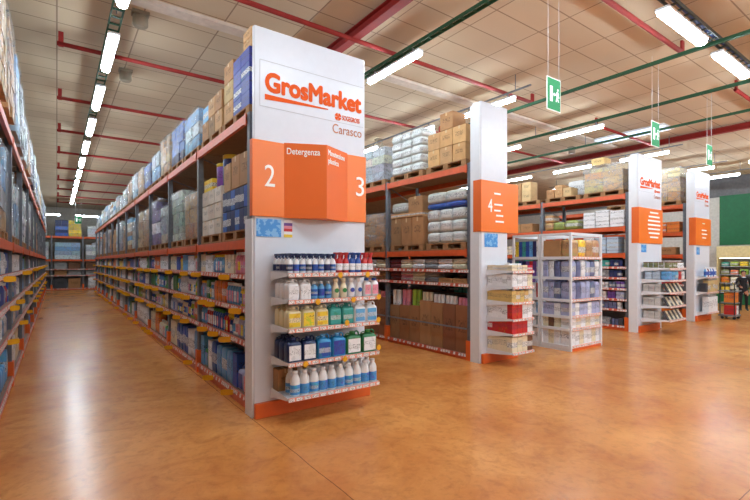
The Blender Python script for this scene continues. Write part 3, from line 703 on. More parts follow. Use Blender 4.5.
# far half lower: cream cartons with purple and yellow topped
for l in range(3):
    for i in range(3):
        col = [srgb(206, 196, 182), srgb(216, 208, 196), srgb(196, 184, 170)][(i + l) % 3]
        carton(F1, uf - .38 + i * .38, .28, z + l * .26, .36, .46, .25, col, f'cream carton, {ORD[i]} from left, {["bottom","middle","top"][l]} layer, far half, nearest long rack bay', 'cream cartons on the long rack')
spawn('tub', F1.p(uf + .12, .26, z + .785), F1.rz, (.3, .3, .42), PAL['purple'], 'purple printed tub with yellow lid on cream cartons, long aisle rack', 'tubs on the cream cartons', [PAL['yellow']])
spawn('tub', F1.p(uf + .46, .26, z + .785), F1.rz, (.3, .3, .5), PAL['navy'], 'navy tub with yellow lid on cream cartons, long aisle rack', 'tubs on the cream cartons', [PAL['yellow']])
spawn('box', F1.p(uf - .3, .28, z + .785), F1.rz, (.5, .4, .2), PAL['yellow'], 'yellow printed box lying on the cream cartons, long aisle rack', 'tubs on the cream cartons')
z = 4.02 + .146
for l in range(4):
    for i in range(2):
        spawn('box', F1.p(un + .1 + i * .34, .26, z + l * .2), F1.rz, (.33, .44, .195), srgb(50, 62, 150), f'blue pack, {["left","right"][i]} column, {ORD[l]} layer up, top of long rack beside logo panel', 'blue packs on top of the long rack', name='goods_carton')
for l in range(2):
    carton(F1, un + .44, .28, z + .81 + l * .14, .32, .42, .13, TAN, f'tan carton, {["lower","upper"][l]} of two, on blue packs beside the logo panel', 'tan cartons on blue packs')
for l in range(3):
    for i in range(1):
        carton(F1, un - .33, .28, z + l * .3, .42, .46, .29, [TAN, srgb(186, 158, 110), KRAFT][l], f'tan carton, {ORD[l]} layer up, left of blue packs, top of long rack', 'tan cartons left of the blue packs')
for l in range(2):
    for i in range(3):
        if l == 1 and i == 0: continue
        carton(F1, uf - .38 + i * .39, .28, z + l * .32, .37, .46, [.31, .3][l], [KRAFT, srgb(150, 116, 78), TAN][(i + l) % 3], f'brown carton, {ORD[i]} from left, {["bottom","top"][l]} layer, far half, top of long rack', 'brown cartons on top of the long rack')
spawn('box', F1.p(uf - .38, .28, z + .325), F1.rz, (.36, .44, .26), PAL['sky'], 'pale blue box on brown cartons, top of long rack, nearest bay', 'brown cartons on top of the long rack')
kinds_lo = ['brown', 'green', 'white', 'purple', 'brown', 'tan', 'white', 'mixed', 'brown', 'white', 'sky', 'tan', 'brown', 'grey', 'white', 'brown', 'mixed', 'white', 'tan', 'grey']
kinds_hi = ['sky', 'blue', 'tan', 'sky', 'blue', 'brown', 'sky', 'brown', 'white', 'sky', 'white', 'sky', 'mixed', 'white', 'sky', 'white', 'white', 'sky', 'grey', 'white']
CN = {'green': 'pale green', 'brown': 'brown', 'white': 'white', 'purple': 'purple and white', 'tan': 'tan', 'mixed': 'mixed colour', 'sky': 'pale blue', 'grey': 'grey', 'blue': 'blue', 'yellow': 'yellow', 'dark': 'dark'}
q = random.Random(3)
for b in range(1, 11):
    un, uf = pair(F1, L1, b, 2.62, True, 0)
    for i, (u, nm) in enumerate(((un, 'near'), (uf, 'far'))):
        for z, lv, kk in ((2.32, 'lower', kinds_lo), (4.02, 'upper', kinds_hi)):
            kd = kk[(b - 1) * 2 + i]
            pallet(F1, u, .44, z, 1.18, f'wooden pallet, {nm} half of {BAY[b]} bay, {lv} level, long rack', gp)
            h = q.uniform(.75, 1.25) if lv == 'lower' else q.uniform(.45, .85)
            if b == 1 and lv == 'upper': h = [.72, .8][i]
            load(F1, u, .42, z + .146, q.uniform(.95, 1.12), .74, h, kd, b * 40 + i * 7 + (3 if lv == 'upper' else 0), f'{CN[kd]} wrapped pallet load', f'{nm} half of {BAY[b]} bay, {lv} level, long rack', g1, near=b < 6)
kl = ['brown', 'mixed', 'white', 'sky', 'white', 'white', 'tan', 'white', 'sky', 'green', 'white', 'brown', 'white', 'grey', 'tan', 'white', 'sky', 'white', 'brown', 'mixed', 'white', 'white']
kh = ['tan', 'brown', 'sky', 'grey', 'white', 'brown', 'white', 'blue', 'white', 'sky', 'white', 'white', 'tan', 'white', 'grey', 'white', 'blue', 'white', 'white', 'sky', 'white', 'white']
for b in range(1, 12):
    un, uf = pair(FL, 0, b, 2.62, False, 0)
    for i, (u, nm) in enumerate(((un, 'near'), (uf, 'far'))):
        for z, lv, kk in ((2.32, 'lower', kl), (4.02, 'upper', kh)):
            kd = kk[((b - 1) * 2 + i) % 22]
            pallet(FL, u, .44, z, 1.18, f'wooden pallet, {nm} half, {BAY[b-1]} visible bay, {lv} level, left rack', 'wooden pallets on the left rack')
            h = q.uniform(.8, 1.25) if lv == 'lower' else [1.35, 1.32, 1.28, 1.2][min(3, (b - 1) * 2 + i)] if b < 3 else q.uniform(.8, 1.15)
            load(FL, u, .42 if lv == 'lower' else .33, z + .146, q.uniform(.95, 1.12), .74, h, kd, 900 + b * 40 + i * 7 + (3 if lv == 'upper' else 0), f'{CN[kd]} wrapped pallet load', f'{nm} half, {BAY[b-1]} visible bay, {lv} level, left rack', 'loads on the left rack', near=b < 5)

# ------------------------------------------------------------------ middle rack (aisle 4)
L2 = 3 * 2.75; g2 = 'loads on the middle rack'
un, uf = pair(F2, L2, 0, 2.75, True, 0)
for u, nm in ((un, 'near'), (uf, 'far')):
    for z, lv in ((2.27, 'lower'), (3.99, 'upper')):
        pallet(F2, u, .44, z, 1.2, f'wooden pallet, {nm} half of nearest bay, {lv} level, middle rack', 'wooden pallets on the middle rack')
z = 2.27 + .146
for l in range(3):
    for i in range(3):
        spawn('pack', F2.p(un - .38 + i * .38, .27, z + l * .25), F2.rz, (.37, .44, .235), srgb(216, 216, 212), f'white sack pack, {ORD[i]} from left, {["bottom","middle","top"][l]} layer, middle rack', 'white sack packs on the middle rack')
for i in range(2):
    spawn('pack', F2.p(un - .28 + i * .57, .27, z + .755), F2.rz, (.55, .46, .12), PAL['blue'], f'blue flat pack, {["left","right"][i]}, on white sack packs, middle rack', 'packs on top of the sack packs')
    spawn('pack', F2.p(un - .28 + i * .57, .27, z + .88), F2.rz, (.54, .46, .24), srgb(200, 200, 190), f'clear wrapped grey pack, {["left","right"][i]}, topmost, lower level of middle rack', 'packs on top of the sack packs')
for i in range(3):
    carton(F2, uf - .4 + i * .4, .27, z, .38, .44, .66, [srgb(150, 112, 74), srgb(164, 118, 76), srgb(176, 126, 80)][i], f'tall brown carton, {ORD[i]} from left on lower pallet of middle rack', 'tall cartons on the middle rack')
boxo_ = spawn('box', F2.p(uf, .28, z + .665), F2.rz, (1.16, .5, .1), srgb(196, 150, 96), 'wide flat tan board pack on the tall brown cartons, middle rack', 'tall cartons on the middle rack')
carton(F2, uf + .3, .27, z + .77, .5, .4, .36, KRAFT, 'brown carton topmost on flat tan board, middle rack', 'tall cartons on the middle rack')
spawn('pack', F2.p(uf - .28, .27, z + .77), F2.rz, (.56, .42, .26), srgb(170, 168, 160), 'grey film wrapped bundle on flat tan board, middle rack', 'tall cartons on the middle rack')
z = 3.99 + .146
for l in range(5):
    for i in range(3):
        spawn('pack', F2.p(uf - .36 + i * .37, .27, z + l * .2), F2.rz, (.365, .46, .193), srgb(222, 226, 224), f'white water bottle pack, {ORD[i]} from left, {ORD[l]} layer up, middle rack top', 'white packs with green print on the middle rack top')
for i, nlay in enumerate((2, 3, 2)):
    for l in range(nlay):
        carton(F2, un - .38 + i * .385, .27, z + l * .37, .375, .42, .36, [srgb(206, 160, 104), TAN, srgb(196, 150, 96)][(i + l) % 3] if l < 2 else KRAFT, f'tan carton, {ORD[i]} column from left, {["bottom","middle","top"][l]}, middle rack top', 'tan cartons on the middle rack top', rz=.03 * ((i * 3 + l) % 3 - 1))
for b in (1, 2):
    un, uf = pair(F2, L2, b, 2.75, True, 0)
    for i, (u, nm) in enumerate(((un, 'near'), (uf, 'far'))):
        for z, lv, kd in ((2.27, 'lower', ['brown', 'tan'][i]), (3.99, 'upper', ['white', 'blue'][i])):
            pallet(F2, u, .44, z, 1.18, f'wooden pallet, {nm} half of {BAY[b]} bay, {lv} level, middle rack', 'wooden pallets on the middle rack')
            load(F2, u, .42, z + .146, 1.08, .74, .85, kd, 2000 + b * 9 + i * 3 + (lv == 'upper'), f'{CN[kd]} wrapped pallet load', f'{nm} half of {BAY[b]} bay, {lv} level, middle rack', g2)
# folded textile style packs on two shelves
for b in range(2):
    u1 = L2 - b * 2.75
    for r_, (z, cols) in enumerate(((1.55, ['tan', 'cream', 'grey', 'cream', 'pink', 'maroon']), (1.84, ['cream', 'white', 'grey', 'white', 'cream', 'maroon']))):
        for i in range(6):
            if r_ == 0 and b == 0 and i < 2:
                spawn('carton', F2.p(u1 - .3 - i * .43, .22, z), F2.rz, (.4, .34, .1), TAN, f'low tan tray holding a black bowl, {["right","left"][i]}, middle rack', 'bowl trays on the middle rack', kids=False)
                spawn('bowl', F2.p(u1 - .3 - i * .43, .2, z + .102), F2.rz, (.3, .28, .11), PAL['black'], f'glossy black bowl on tan tray, {["right","left"][i]}, middle rack', 'bowl trays on the middle rack'); continue
            for l in range(2):
                spawn('pack', F2.p(u1 - .3 - i * .43, .2, z + l * .116), F2.rz, (.41, .32, .112), PAL[cols[i]], f'{cols[i]} flat wrapped pack, {["bottom","top"][l]}, {ORD[i]} from right, {["lower","upper"][r_]} shelf, {BAY[b]} middle bay', 'flat packs on the middle rack shelves')
# tall open cartons with contents
for b in range(2):
    u1 = L2 - b * 2.75
    for i in range(7):
        uc = u1 - .24 - i * .375; hh = [.98, .98, .98, 1.0, .86, .84, .82][i]
        spawn('open_carton', F2.p(uc, .24, .12), F2.rz, (.36, .38, hh), [srgb(148, 96, 62), srgb(136, 86, 58), srgb(160, 116, 76), srgb(170, 126, 84), srgb(160, 112, 72), srgb(152, 104, 66), srgb(150, 112, 76)][i], f'tall open brown carton, {ORD[i]} from right, {BAY[b]} bay floor, middle rack', 'tall open cartons on the middle rack floor')
        if i < 4:
            for q_ in range(3):
                spawn('roll', F2.p(uc - .11 + q_ * .11, .14, .12 + .15), F2.rz, (.1, .1, hh + [.0, .02, .03, .04][i]), PAL[['pink', 'white', 'white', 'cream'][i]], f'{["pink","white","white","cream"][i]} wrapped item, {ORD[q_]} in {ORD[i]} carton from right, {BAY[b]} middle bay', 'wrapped items standing in the open cartons')
        else:
            for q_ in range(2):
                spawn('roll', F2.p(uc - .08 + q_ * .16, .15, .12 + .15), F2.rz, (.13, .13, hh + .22), PAL[['lime', 'pink', 'white'][i - 4]], f'{["green","pink","white"][i-4]} patterned roll, {["left","right"][q_]}, {ORD[i]} carton from right, {BAY[b]} middle bay', 'patterned rolls standing in the open cartons')
    g = boxo('guard_rail', u1 - 2.7, u1 - .05, -.03, -.012, .62, .65, 'steel', rk2)
run_row(F2, L2 - 1.3, L2 - .1, 1.32, .2, 'hidden middle', 'behind the open cartons, middle rack', 'small items behind the open cartons', [('box', .12, .1, .15, ['charcoal', 'teal', 'black', 'grey'], 'small box')], 77, v0=.5)
boxo('shelf', L2 - 2.7, L2 - .05, .46, .74, 1.29, 1.318, 'shelf_dark', rk2)

# ------------------------------------------------------------------ third and fourth racks
L3 = 4 * 2.75
SM = ('box', .11, .1, .2, ['navy', 'lilac', 'slate', 'white', 'grey', 'navy', 'teal', 'charcoal', 'purple'], 'small box')
SMt = ('tub', .1, .1, .2, ['navy', 'white', 'slate', 'purple', 'grey'], 'small can')
for b in range(2):
    u1 = L3 - b * 2.75
    ua = u1 - 2.67 if b else u1 - 2.67
    for r_, z in enumerate(SH3):
        if b == 1 and r_ < 3: continue
        run_row(F3, ua, u1 - .08, z, .24 if r_ else .4, ['lowest', 'second', 'third', 'fourth', 'fifth', 'top'][r_], f'{BAY[b]} bay, third rack', 'small goods on the third rack', [SM, SMt, SM], 500 + r_ + b * 9, detail=1)
g3 = 'goods on the third rack upper levels'
def stacks(F, u0, u1_, z, zmax, key, ws, cols, hs, cname, where, group, seed, v=.25, d=.4, gap=.02, kids=False, name='goods_carton'):
    q = random.Random(seed); u = u0; ci = 0
    while True:
        w = q.choice(ws)
        if u + w > u1_: break
        h = q.choice(hs); zz = z; l = 0; cn = q.choice(cols); top = z + (zmax - z) * q.uniform(.78, 1)
        while zz + h <= top + .001:
            spawn(key, F.p(u + w / 2, v, zz), F.rz, (w * .98, d, h * .985), cn[1], f'{cn[0]} {cname}, {ORD[ci]} stack from left, {ORD[l]} up, {where}', group, None, kids, name=name if key == 'box' else None); zz += h; l += 1
        u += w + gap; ci += 1
wh = [('white', PAL['white']), ('pale blue', srgb(190, 208, 226)), ('cream', PAL['cream'])]; br = [('tan', TAN), ('brown', KRAFT), ('pale tan', srgb(204, 172, 124))]
bay3 = lambda b: (L3 - (b + 1) * 2.75 + .07, L3 - b * 2.75 - .07)
a, b = bay3(0)
stacks(F3, a, a + 1.3, 2.27, 2.75, 'box', (.3, .36), wh, (.15,), 'printed carton', 'third rack low beam', g3, 1)
stacks(F3, a + 1.35, b, 2.27, 2.85, 'box', (.34, .4), wh, (.12, .16), 'flat carton', 'third rack low beam near half', g3, 2)
stacks(F3, a, a + 1.3, 3.05, 3.6, 'pack', (.3, .4), [('olive', PAL['olive']), ('tan', TAN), ('lime', srgb(150, 160, 80))], (.26, .3), 'sack', 'third rack second beam', g3, 3)
stacks(F3, a + 1.35, b, 3.05, 3.72, 'box', (.36, .42), wh + [('blue striped', srgb(120, 150, 190))], (.13, .16), 'striped carton', 'third rack second beam near half', g3, 4)
a1, b1 = bay3(1)
stacks(F3, a1, b1, 2.27, 2.75, 'box', (.3, .36), wh, (.15,), 'patterned carton', 'second bay, third rack low beam', g3, 5)
stacks(F3, a1, b1, 3.05, 3.6, 'carton', (.4, .5), br, (.3, .26), 'carton', 'second bay, third rack second beam', g3, 6)
for bb in (0, 1):
    un, uf = pair(F3, L3, bb, 2.75, True, 0)
    for i, (u, nm) in enumerate(((un, 'near'), (uf, 'far'))):
        pallet(F3, u, .44, 3.99, 1.2, f'wooden pallet, {nm} half of {BAY[bb]} bay on top of third rack', 'wooden pallets on the third rack')
un, uf = pair(F3, L3, 0, 2.75, True, 0); z = 3.99 + .146
load(F3, un, .42, z, 1.16, .76, .82, 'tan', 31, 'big pale tan film wrapped load', 'near half on top of third rack', g3)
carton(F3, un - .25, .42, z + .86, .4, .4, .22, srgb(206, 170, 110), 'tan carton lying on the big wrapped load, third rack top', g3)
stacks(F3, uf - .58, uf + .6, z, z + .62, 'carton', (.28, .36), br, (.2, .28), 'carton', 'far half of third rack top', g3, 8, kids=True)
spawn('pack', F3.p(uf + .2, .7, z), F3.rz, (.6, .3, .55), srgb(206, 206, 206), 'white film bundle behind cartons on the third rack top', g3)
un, uf = pair(F3, L3, 1, 2.75, True, 0)
stacks(F3, un - .58, un + .6, z, z + .9, 'carton', (.36, .44), br, (.26, .34), 'carton', 'top of third rack, second bay', g3, 9, kids=True)
stacks(F3, uf - .58, uf + .6, z, z + .75, 'carton', (.36, .44), br, (.26, .34), 'carton', 'third rack top, far half', g3, 10)
L4 = 2 * 2.75; g4 = 'goods on the fourth rack'
a, b = L4 - 1.5, L4 - .08
un, uf = pair(F4, L4, 0, 2.75, True, 0)
for u, nm in ((un, 'near'), (uf, 'far')): pallet(F4, u, .44, 3.99, 1.2, f'wooden pallet, {nm} half on top of fourth rack', 'wooden pallets on the fourth rack')
load(F4, un, .42, z, 1.16, .76, 1.15, 'tan', 61, 'tall pale tan wrapped load', 'near half on top of fourth rack', g4)
load(F4, uf, .42, z, 1.16, .76, 1.1, 'brown', 62, 'brown wrapped load', 'far half on top of fourth rack', g4)
stacks(F4, a, b, 3.05, 3.6, 'box', (.4, .5), [('white', PAL['white']), ('orange', PAL['orange'])], (.18,), 'carton', 'fourth rack second beam', g4, 11)
stacks(F4, a, b, 2.27, 2.85, 'carton', (.5, .6), br, (.26,), 'carton', 'fourth rack low beam', g4, 12)
for r_, z_ in enumerate(SH3):
    run_row(F4, L4 - 1.3, b, z_, .24 if r_ else .4, ['lowest', 'second', 'third', 'fourth', 'fifth', 'top'][r_], 'fourth rack', g4, [('box', .16, .12, .2, ['white', 'orange', 'red', 'cream'], 'small box'), SMt], 700 + r_, detail=1)

# far cross rack
gB = 'loads on the far cross rack'
for i, (b, kd, dx) in enumerate(((0, 'grey', 0), (1, 'blue', -.35), (1, 'yellow', .45), (2, 'grey', 0), (3, 'white', 0), (4, 'sky', 0))):
    wd = .75 if b == 1 else 1.3
    load(FB, (b + .5) * 1.85 + dx, .45, 3.85, wd, .76, [1.0, 1.15, 1.15, .8, 1.0, 1.0][i], kd, 81 + i, f'{CN[kd]} load on top of far cross rack', f'{ORD[i]} from left', gB, near=False)
    if b != 1 or dx < 0: load(FB, (b + .5) * 1.85, .45, 2.2, 1.5, .76, 1.2, ['white', 'sky', 'sky', 'white', 'brown', 'grey'][i], 91 + i, 'pale wrapped load on lower beam of far cross rack', f'{ORD[i]} from left', gB, near=False)
for b in range(5):
    for r_, z_ in enumerate((.12, 1.05, 1.5)):
        for i in range(2):
            h = (.7, .34, .5)[r_]
            if b == 2 and r_ == 0:
                if i == 0: spawn('pack', FB.p((b + .3) * 1.85, .3, z_), 0, (.5, .5, .85), PAL['white'], 'white wrapped stack on floor of far cross rack', gB)
                continue
            carton(FB, (b + .28 + .44 * i) * 1.85, .35, z_, .72, .5, h, [PAL['brown'], PAL['charcoal'], KRAFT, PAL['grey']][(b + r_ + i) % 4], f'dark carton, {["left","right"][i]} half of {ORD[b]} bay, {["lowest","middle","top"][r_]} shelf, far cross rack', 'dark cartons on the far cross rack', kids=False)

# ------------------------------------------------------------------ end displays
def text(body, x, z, w, mat, parent, y, bold=0, h=None, name='lettering', extr=.002):
    cu = bpy.data.curves.new(name, 'FONT'); cu.body = body; cu.size = 1; cu.extrude = .002; cu.resolution_u = 4
    t = bpy.data.objects.new(name, cu); COL.objects.link(t); bpy.context.view_layer.update()
    me0 = bpy.data.meshes.new_from_object(t.evaluated_get(bpy.context.evaluated_depsgraph_get())); bpy.data.objects.remove(t)
    bm = bmesh.new()
    offs = [(0, 0)] if not bold else [(bold * math.cos(k * PI / 4), bold * math.sin(k * PI / 4)) for k in range(8)] + [(0, 0)]
    xs = [v.co.x for v in me0.vertices]; x0, x1 = min(xs), max(xs); caph = .69
    s_ = w / (x1 - x0 + 2 * bold); sy = s_ if h is None else h / (caph + 2 * bold)
    for i, (ox, oy) in enumerate(offs):
        n0 = len(bm.verts); bm.from_mesh(me0); bm.verts.ensure_lookup_table()
        for v in bm.verts[n0:]:
            a_, b_, c_ = v.co; v.co = ((a_ - x0 + bold + ox) * s_, -c_ - i * .00004, (b_ + oy + bold) * sy)
    me = bpy.data.meshes.new(name); bm.to_mesh(me); bm.free(); me.materials.append(M[mat])
    o = bpy.data.objects.new(name, me); COL.objects.link(o); o.location = (x, y, z); o.parent = parent; return o
def logo(rt, x, z, w, y, carasco=True):
    """orange two-word wordmark with underline swash, small roundel mark and town name"""
    k = w / 1.51
    fr = [(x - .07*k, z + .4*k), (x + w + .03, z + .4*k), (x + w + .03, z - .2*k), (x - .07*k, z - .2*k)]
    bm = bmesh.new(); t = .004
    bm_box(bm, fr[0][0], fr[1][0], y - .001, y + .002, fr[0][1] - t, fr[0][1]); bm_box(bm, fr[0][0], fr[1][0], y - .001, y + .002, fr[2][1], fr[2][1] + t)
    bm_box(bm, fr[0][0], fr[0][0] + t, y - .001, y + .002, fr[2][1], fr[0][1])
    obj('logo_frame', bm, 'line_grey', rt)
    text('GrosMarket', x, z, w, 'ink_orange', rt, y, .045, .265 * k)
    bm = bmesh.new(); bm_slab(bm, [(x, z - .105*k), (x + w * .62, z - .055*k), (x + w * .62, z - .04*k), (x, z - .035*k)], y - .002, y + .002)
    obj('underline', bm, 'ink_orange', rt)
    cx, cz, rr_ = x + w * .73, z - .12*k, .055*k
    bm = bmesh.new()
    for a0 in range(4):
        a = a0 * PI / 2 + .15; pts = [(cx, cz)] + [(cx + rr_ * math.cos(a + t_ * 1.25 / 5), cz + rr_ * math.sin(a + t_ * 1.25 / 5)) for t_ in range(6)]
        bm_slab(bm, pts, y - .002, y + .002)
    obj('roundel', bm, 'ink_orange', rt)
    text('SOGEGROSS', cx + rr_ * 1.3, cz - .035*k, w * .2, 'ink_orange', rt, y, .02, .07*k)
    if carasco: text('Carasco', x + w * .67, z - .36*k, w * .33, 'ink_brown', rt, y, 0, .13*k)
def end_display(name_label, X0, X1, Y, th, H, sx0, sx1, sdepth, shelves, kick1, orx1, oz0, oz1, railmat='rail_red', thin=False):
    rt = empty('end_display', (X0, Y, 0), 0, name_label, 'end display')
    W = X1 - X0
    bm = bmesh.new(); bm_box(bm, 0, W, 0, .07 if thin else th, 0, H); obj('column_panel', bm, 'white_sheet', rt, bevel=.012)
    # perforated side posts
    bm = bmesh.new(); bm_box(bm, -.02, .0, .02, th + .03, 0, 2.56 if thin else H - .05)
    z = .3
    while z < 2.5: bm_box(bm, -.023, -.02, .09, .11, z, z + .03); z += .09
    bm.normal_update(); obj('side_post', bm, 'white', rt)
    boxo('kick_board', 0, kick1 - X0, -.06, -.0, 0, .19, 'orange', rt, .006)
    for z in shelves:
        s = boxo('shelf', sx0 - X0, sx1 - X0, -sdepth, 0, z - .03, z, 'shelf', rt, .003)
        boxo('price_rail', sx0 - X0, sx1 - X0, -sdepth - .015, -sdepth, z - .046, z + .004, railmat, s)
        for xx in (sx0 - X0 - .006, sx1 - X0):
            bm = bmesh.new(); a = [(-.02, z + .02), (0, z + .02), (0, z - .12), (-.08, z - .09), (-sdepth + .02, z - .032), (-sdepth, z + .004)]
            va = [bm.verts.new((xx, yy, zz)) for yy, zz in a]; vb = [bm.verts.new((xx + .006, yy, zz)) for yy, zz in a]
            bm.faces.new(va); bm.faces.new(vb[::-1])
            for q_ in range(6): bm.faces.new((va[q_], vb[q_], vb[(q_+1) % 6], va[(q_+1) % 6]))
            obj('bracket', bm, 'white', s)
    # orange sign board wrapping the left side
    bm = bmesh.new(); bm_box(bm, -.028, orx1 - X0, -.03, -.004, oz0, oz1); obj('orange_sign', bm, 'sign_orange', rt, bevel=.004)
    boxo('sign_return', -.034, -.0285, -.03, .06 if thin else th * .75, oz0, oz1, 'sign_orange_deep', rt)
    return rt
# end 1
E1 = end_display('tall white end panel with orange aisle two and three sign and bottle shelves', 2.04, 3.76, 5.46, .24, 5.04, 2.27, 3.63, .53, [.34, .765, 1.18, 1.53, 1.86], 3.82, 3.76, 2.59, 3.57, thin=True)
logo(E1, .145, 4.215, 1.51, -.004)
bm = bmesh.new(); pts = [(.4, -.031), (.91, -.27), (1.39, -.031)]; bm_prism(bm, pts, 2.585, 3.58)
obj('folded_sign', bm, 'sign_orange_deep', E1)
text('2', .13, 2.98, .14, 'ink_white', E1, -.034, 0, .28)
text('3', 1.54, 2.98, .14, 'ink_white', E1, -.034, 0, .28)
def slanted(body, x, y, z, w, ang, parent, hh):
    o = text(body, 0, 0, w, 'ink_white', parent, 0, .012, hh); o.location = (x, y, z); o.rotation_euler = (0, 0, ang)
a1 = math.atan2(-.239, .51); a2 = math.atan2(.239, .48)
slanted('Detergenza', .43, -.05, 3.43, .44, a1, E1, .085)
slanted('Manutenzione', .94, -.262, 3.45, .42, a2, E1, .075)
slanted('plastica', .94, -.262, 3.34, .26, a2, E1, .075)
boxo('blue_notice', .03, .37, -.006, -.001, 2.33, 2.56, 'blue_sticker', E1)
boxo('colour_notice', .41, .53, -.006, -.001, 2.33, 2.56, 'colour_sticker', E1)
def flower(rt, x, y, z):
    bm = bmesh.new(); c = []
    for k in range(24):
        r_ = .038 if k % 3 else .028; c.append((r_ * math.cos(2*PI*k/24), r_ * 1.1 * math.sin(2*PI*k/24)))
    bm_slab(bm, c, -.003, .003); obj('offer_card', bm, 'tag', rt, (x, y, z))
for x, z in ((.95, 1.83), (1.38, 1.83), (.62, 1.5), (1.15, 1.5), (1.57, 1.52), (1.05, 1.2), (1.56, 1.2), (.45, .74), (1.02, .73), (1.57, .82)): flower(E1, x, -.56, z)
# goods on end 1
FE = Face(2.27, 4.93, 0)
def ep(key, x, row, z, s, col, kc, nm, shelfn):
    pd = PROTO[key][3] * (s[1] if isinstance(s, tuple) else s)
    where = f'{ORD[x[1]]} from left, {["front","second","third","fourth","fifth"][row]} row'
    spawn(key, FE.p(x[0], .025 + pd / 2 + row * (pd + .006), z), 0, s, col, f'{nm}, {where}, {shelfn} shelf of bottle display', 'goods on the near bottle display', kc)
g = lambda n: PAL[n]
z = 1.86; x = .05; 
seq = [('white', 'navy', 'blue')] * 8
for i in range(8):
    for row in range(5 if i == 0 else 2): ep('spray', (x, i), row, z, .97, g('white'), [g('navy'), g('blue') if i % 3 else g('navy')], 'white blue spray bottle', 'top')
    x += .088
x += .01
for i, c in enumerate(('red', 'red', 'blue', 'blue', 'red', 'red')):
    for row in range(2): ep('spray', (x, i + 8), row, z, (1.1, 1, 1.05), g(c), [g(c), g('white')], f'{c} spray bottle', 'top')
    x += .099
z = 1.53; x = .085; n = 0
for i in range(2):
    for row in range(3 if i == 0 else 1): ep('jug', (x, n), row, z, (.84, .95, .95), g('white'), [g('white'), g('white'), g('white')], 'white jug', 'second')
    x += .166; n += 1
for i in range(3): ep('bottle', (x - .03, n), 0, z, (1, 1.3, .87), g('sky'), [g('white'), g('blue')], 'blue cleaner bottle', 'second'); x += .101; n += 1
for i in range(4): ep('softener', (x - .02, n), 0, z, (1.1, 1.2, .97), g('cream' if i < 2 else 'white'), [g('green' if i < 2 else 'blue')], 'white shapely bottle', 'second'); x += .122; n += 1
for i in range(2): ep('flask', (x - .01, n), 0, z, (1.2, 1.4, 1.05), g('white'), [g('blue'), g('pink')], 'white pink label bottle', 'second'); x += .126; n += 1
z = 1.18; x = .1; n = 0
for c, k, lb, nm in [('cream', 'cream', 'yellow', 'cream jug, yellow label')] * 3 + [('teal', 'teal', 'teal', 'teal jug')] * 2 + [('white', 'white', 'sky', 'white jug, blue label')] * 2:
    for row in range(3 if n == 0 else 1): ep('jug', (x, n), row, z, (1, 1, 1.0), g(c) if c != 'cream' else srgb(226, 214, 170), [g(k), g(lb), g(c)], nm, 'middle')
    x += .194; n += 1
z = .765; x = .1; n = 0
for c, lb, nm, w in [('navy', 'white', 'navy jug', 1.05)] * 2 + [('sky', 'blue', 'bright blue jug', 1.12)] * 2 + [('green', 'white', 'green jug', 1.3)] * 2:
    for row in range(3 if n == 0 else 1):
        o = ep('jug', (x + (w - 1) * .095, n), row, z, (w, 1.02, 1.1), {'navy': srgb(24, 44, 88), 'sky': srgb(44, 142, 200), 'green': srgb(40, 120, 70)}[c], [g('navy' if c == 'navy' else c), g(lb), {'navy': srgb(24, 44, 88), 'sky': srgb(44, 142, 200), 'green': srgb(40, 120, 70)}[c]], nm, 'fourth')
    x += .195 * w; n += 1
z = .34
for row in range(2):
    for i in range(10): ep('bleach', (.13 + i * .131, i), row, z, (1.09, 1, 1.0), g('white'), [g('white'), srgb(70, 150, 214)], 'white bleach bottle', 'bottom')
carton(FE, .12, .43, z, .2, .16, .28, KRAFT, 'small brown carton behind the bleach at the left end of the bottom shelf', 'goods on the near bottle display')
carton(FE, .35, .43, z, .2, .16, .28, KRAFT, 'small brown carton behind the bleach, right of the corner carton', 'goods on the near bottle display')

# end 2
E2 = end_display('white end panel with orange aisle four sign and stacked box shelves', 6.76, 7.58, 5.79, .23, 5.18, 6.92, 7.58, .62, [.283, .638, .918, 1.235, 1.53, 1.83], 7.86, 7.9, 2.6, 3.62)
boxo('blue_notice', .1, .5, -.006, -.001, 2.3, 2.57, 'blue_sticker', E2)
text('4', .17, 3.0, .13, 'ink_white', E2, -.034, .01, .26)
bm = bmesh.new()
for x0, x1, zz in ((.36, .56, 3.36), (.36, .62, 3.14), (.36, .56, 3.02), (.42, .64, 2.92), (.4, .66, 2.8)): bm_box(bm, x0, x1, -.033, -.031, zz, zz + .035)
obj('sign_text_lines', bm, 'ink_white', E2)
FE2 = Face(6.92, 5.17, 0)
rowspec = [(.283, .29, 'cream', 'brown', 4), (.638, .25, 'red', 'white', 4), (.918, .28, 'white', 'red', 4), (1.235, .22, 'gold', 'cream', 5), (1.53, .24, 'white', 'cream', 4), (1.83, .11, 'cream', 'red', 4)]
for ri, (z, h, c1, c2, nn) in enumerate(rowspec):
    rn = ['bottom', 'second', 'third', 'fourth', 'fifth', 'top'][ri]
    w = .64 / nn
    for i in range(nn):
        for row in range(5 if i == 0 else 1):
            if i > 0 and row: continue
            cc = c1 if i < nn - 1 else c2
            if ri == 2 and row == 0: cc = 'red' if i < 2 else 'white'
            hh = h * (1 if i % 2 == 0 or row else .96)
            d = .115
            spawn('box', FE2.p(.01 + w * (i + .5), .02 + d / 2 + row * (d + .003), z), 0, (w * .95, d, hh), PAL[cc], f'{cc} printed box, {ORD[i]} from left, {ORD[row]} deep, {rn} shelf of aisle four display', 'boxes on the aisle four display', name='display_box')  # plain printed boxes, contents unspecified
# small printed boxes behind the top row
for i in range(3): spawn('box', FE2.p(.3 + i * .14, .32, 1.83), 0, (.12, .1, .14), PAL['white'], f'white box behind the top row, {ORD[i]} from left, aisle four display', 'boxes on the aisle four display', name='display_box')

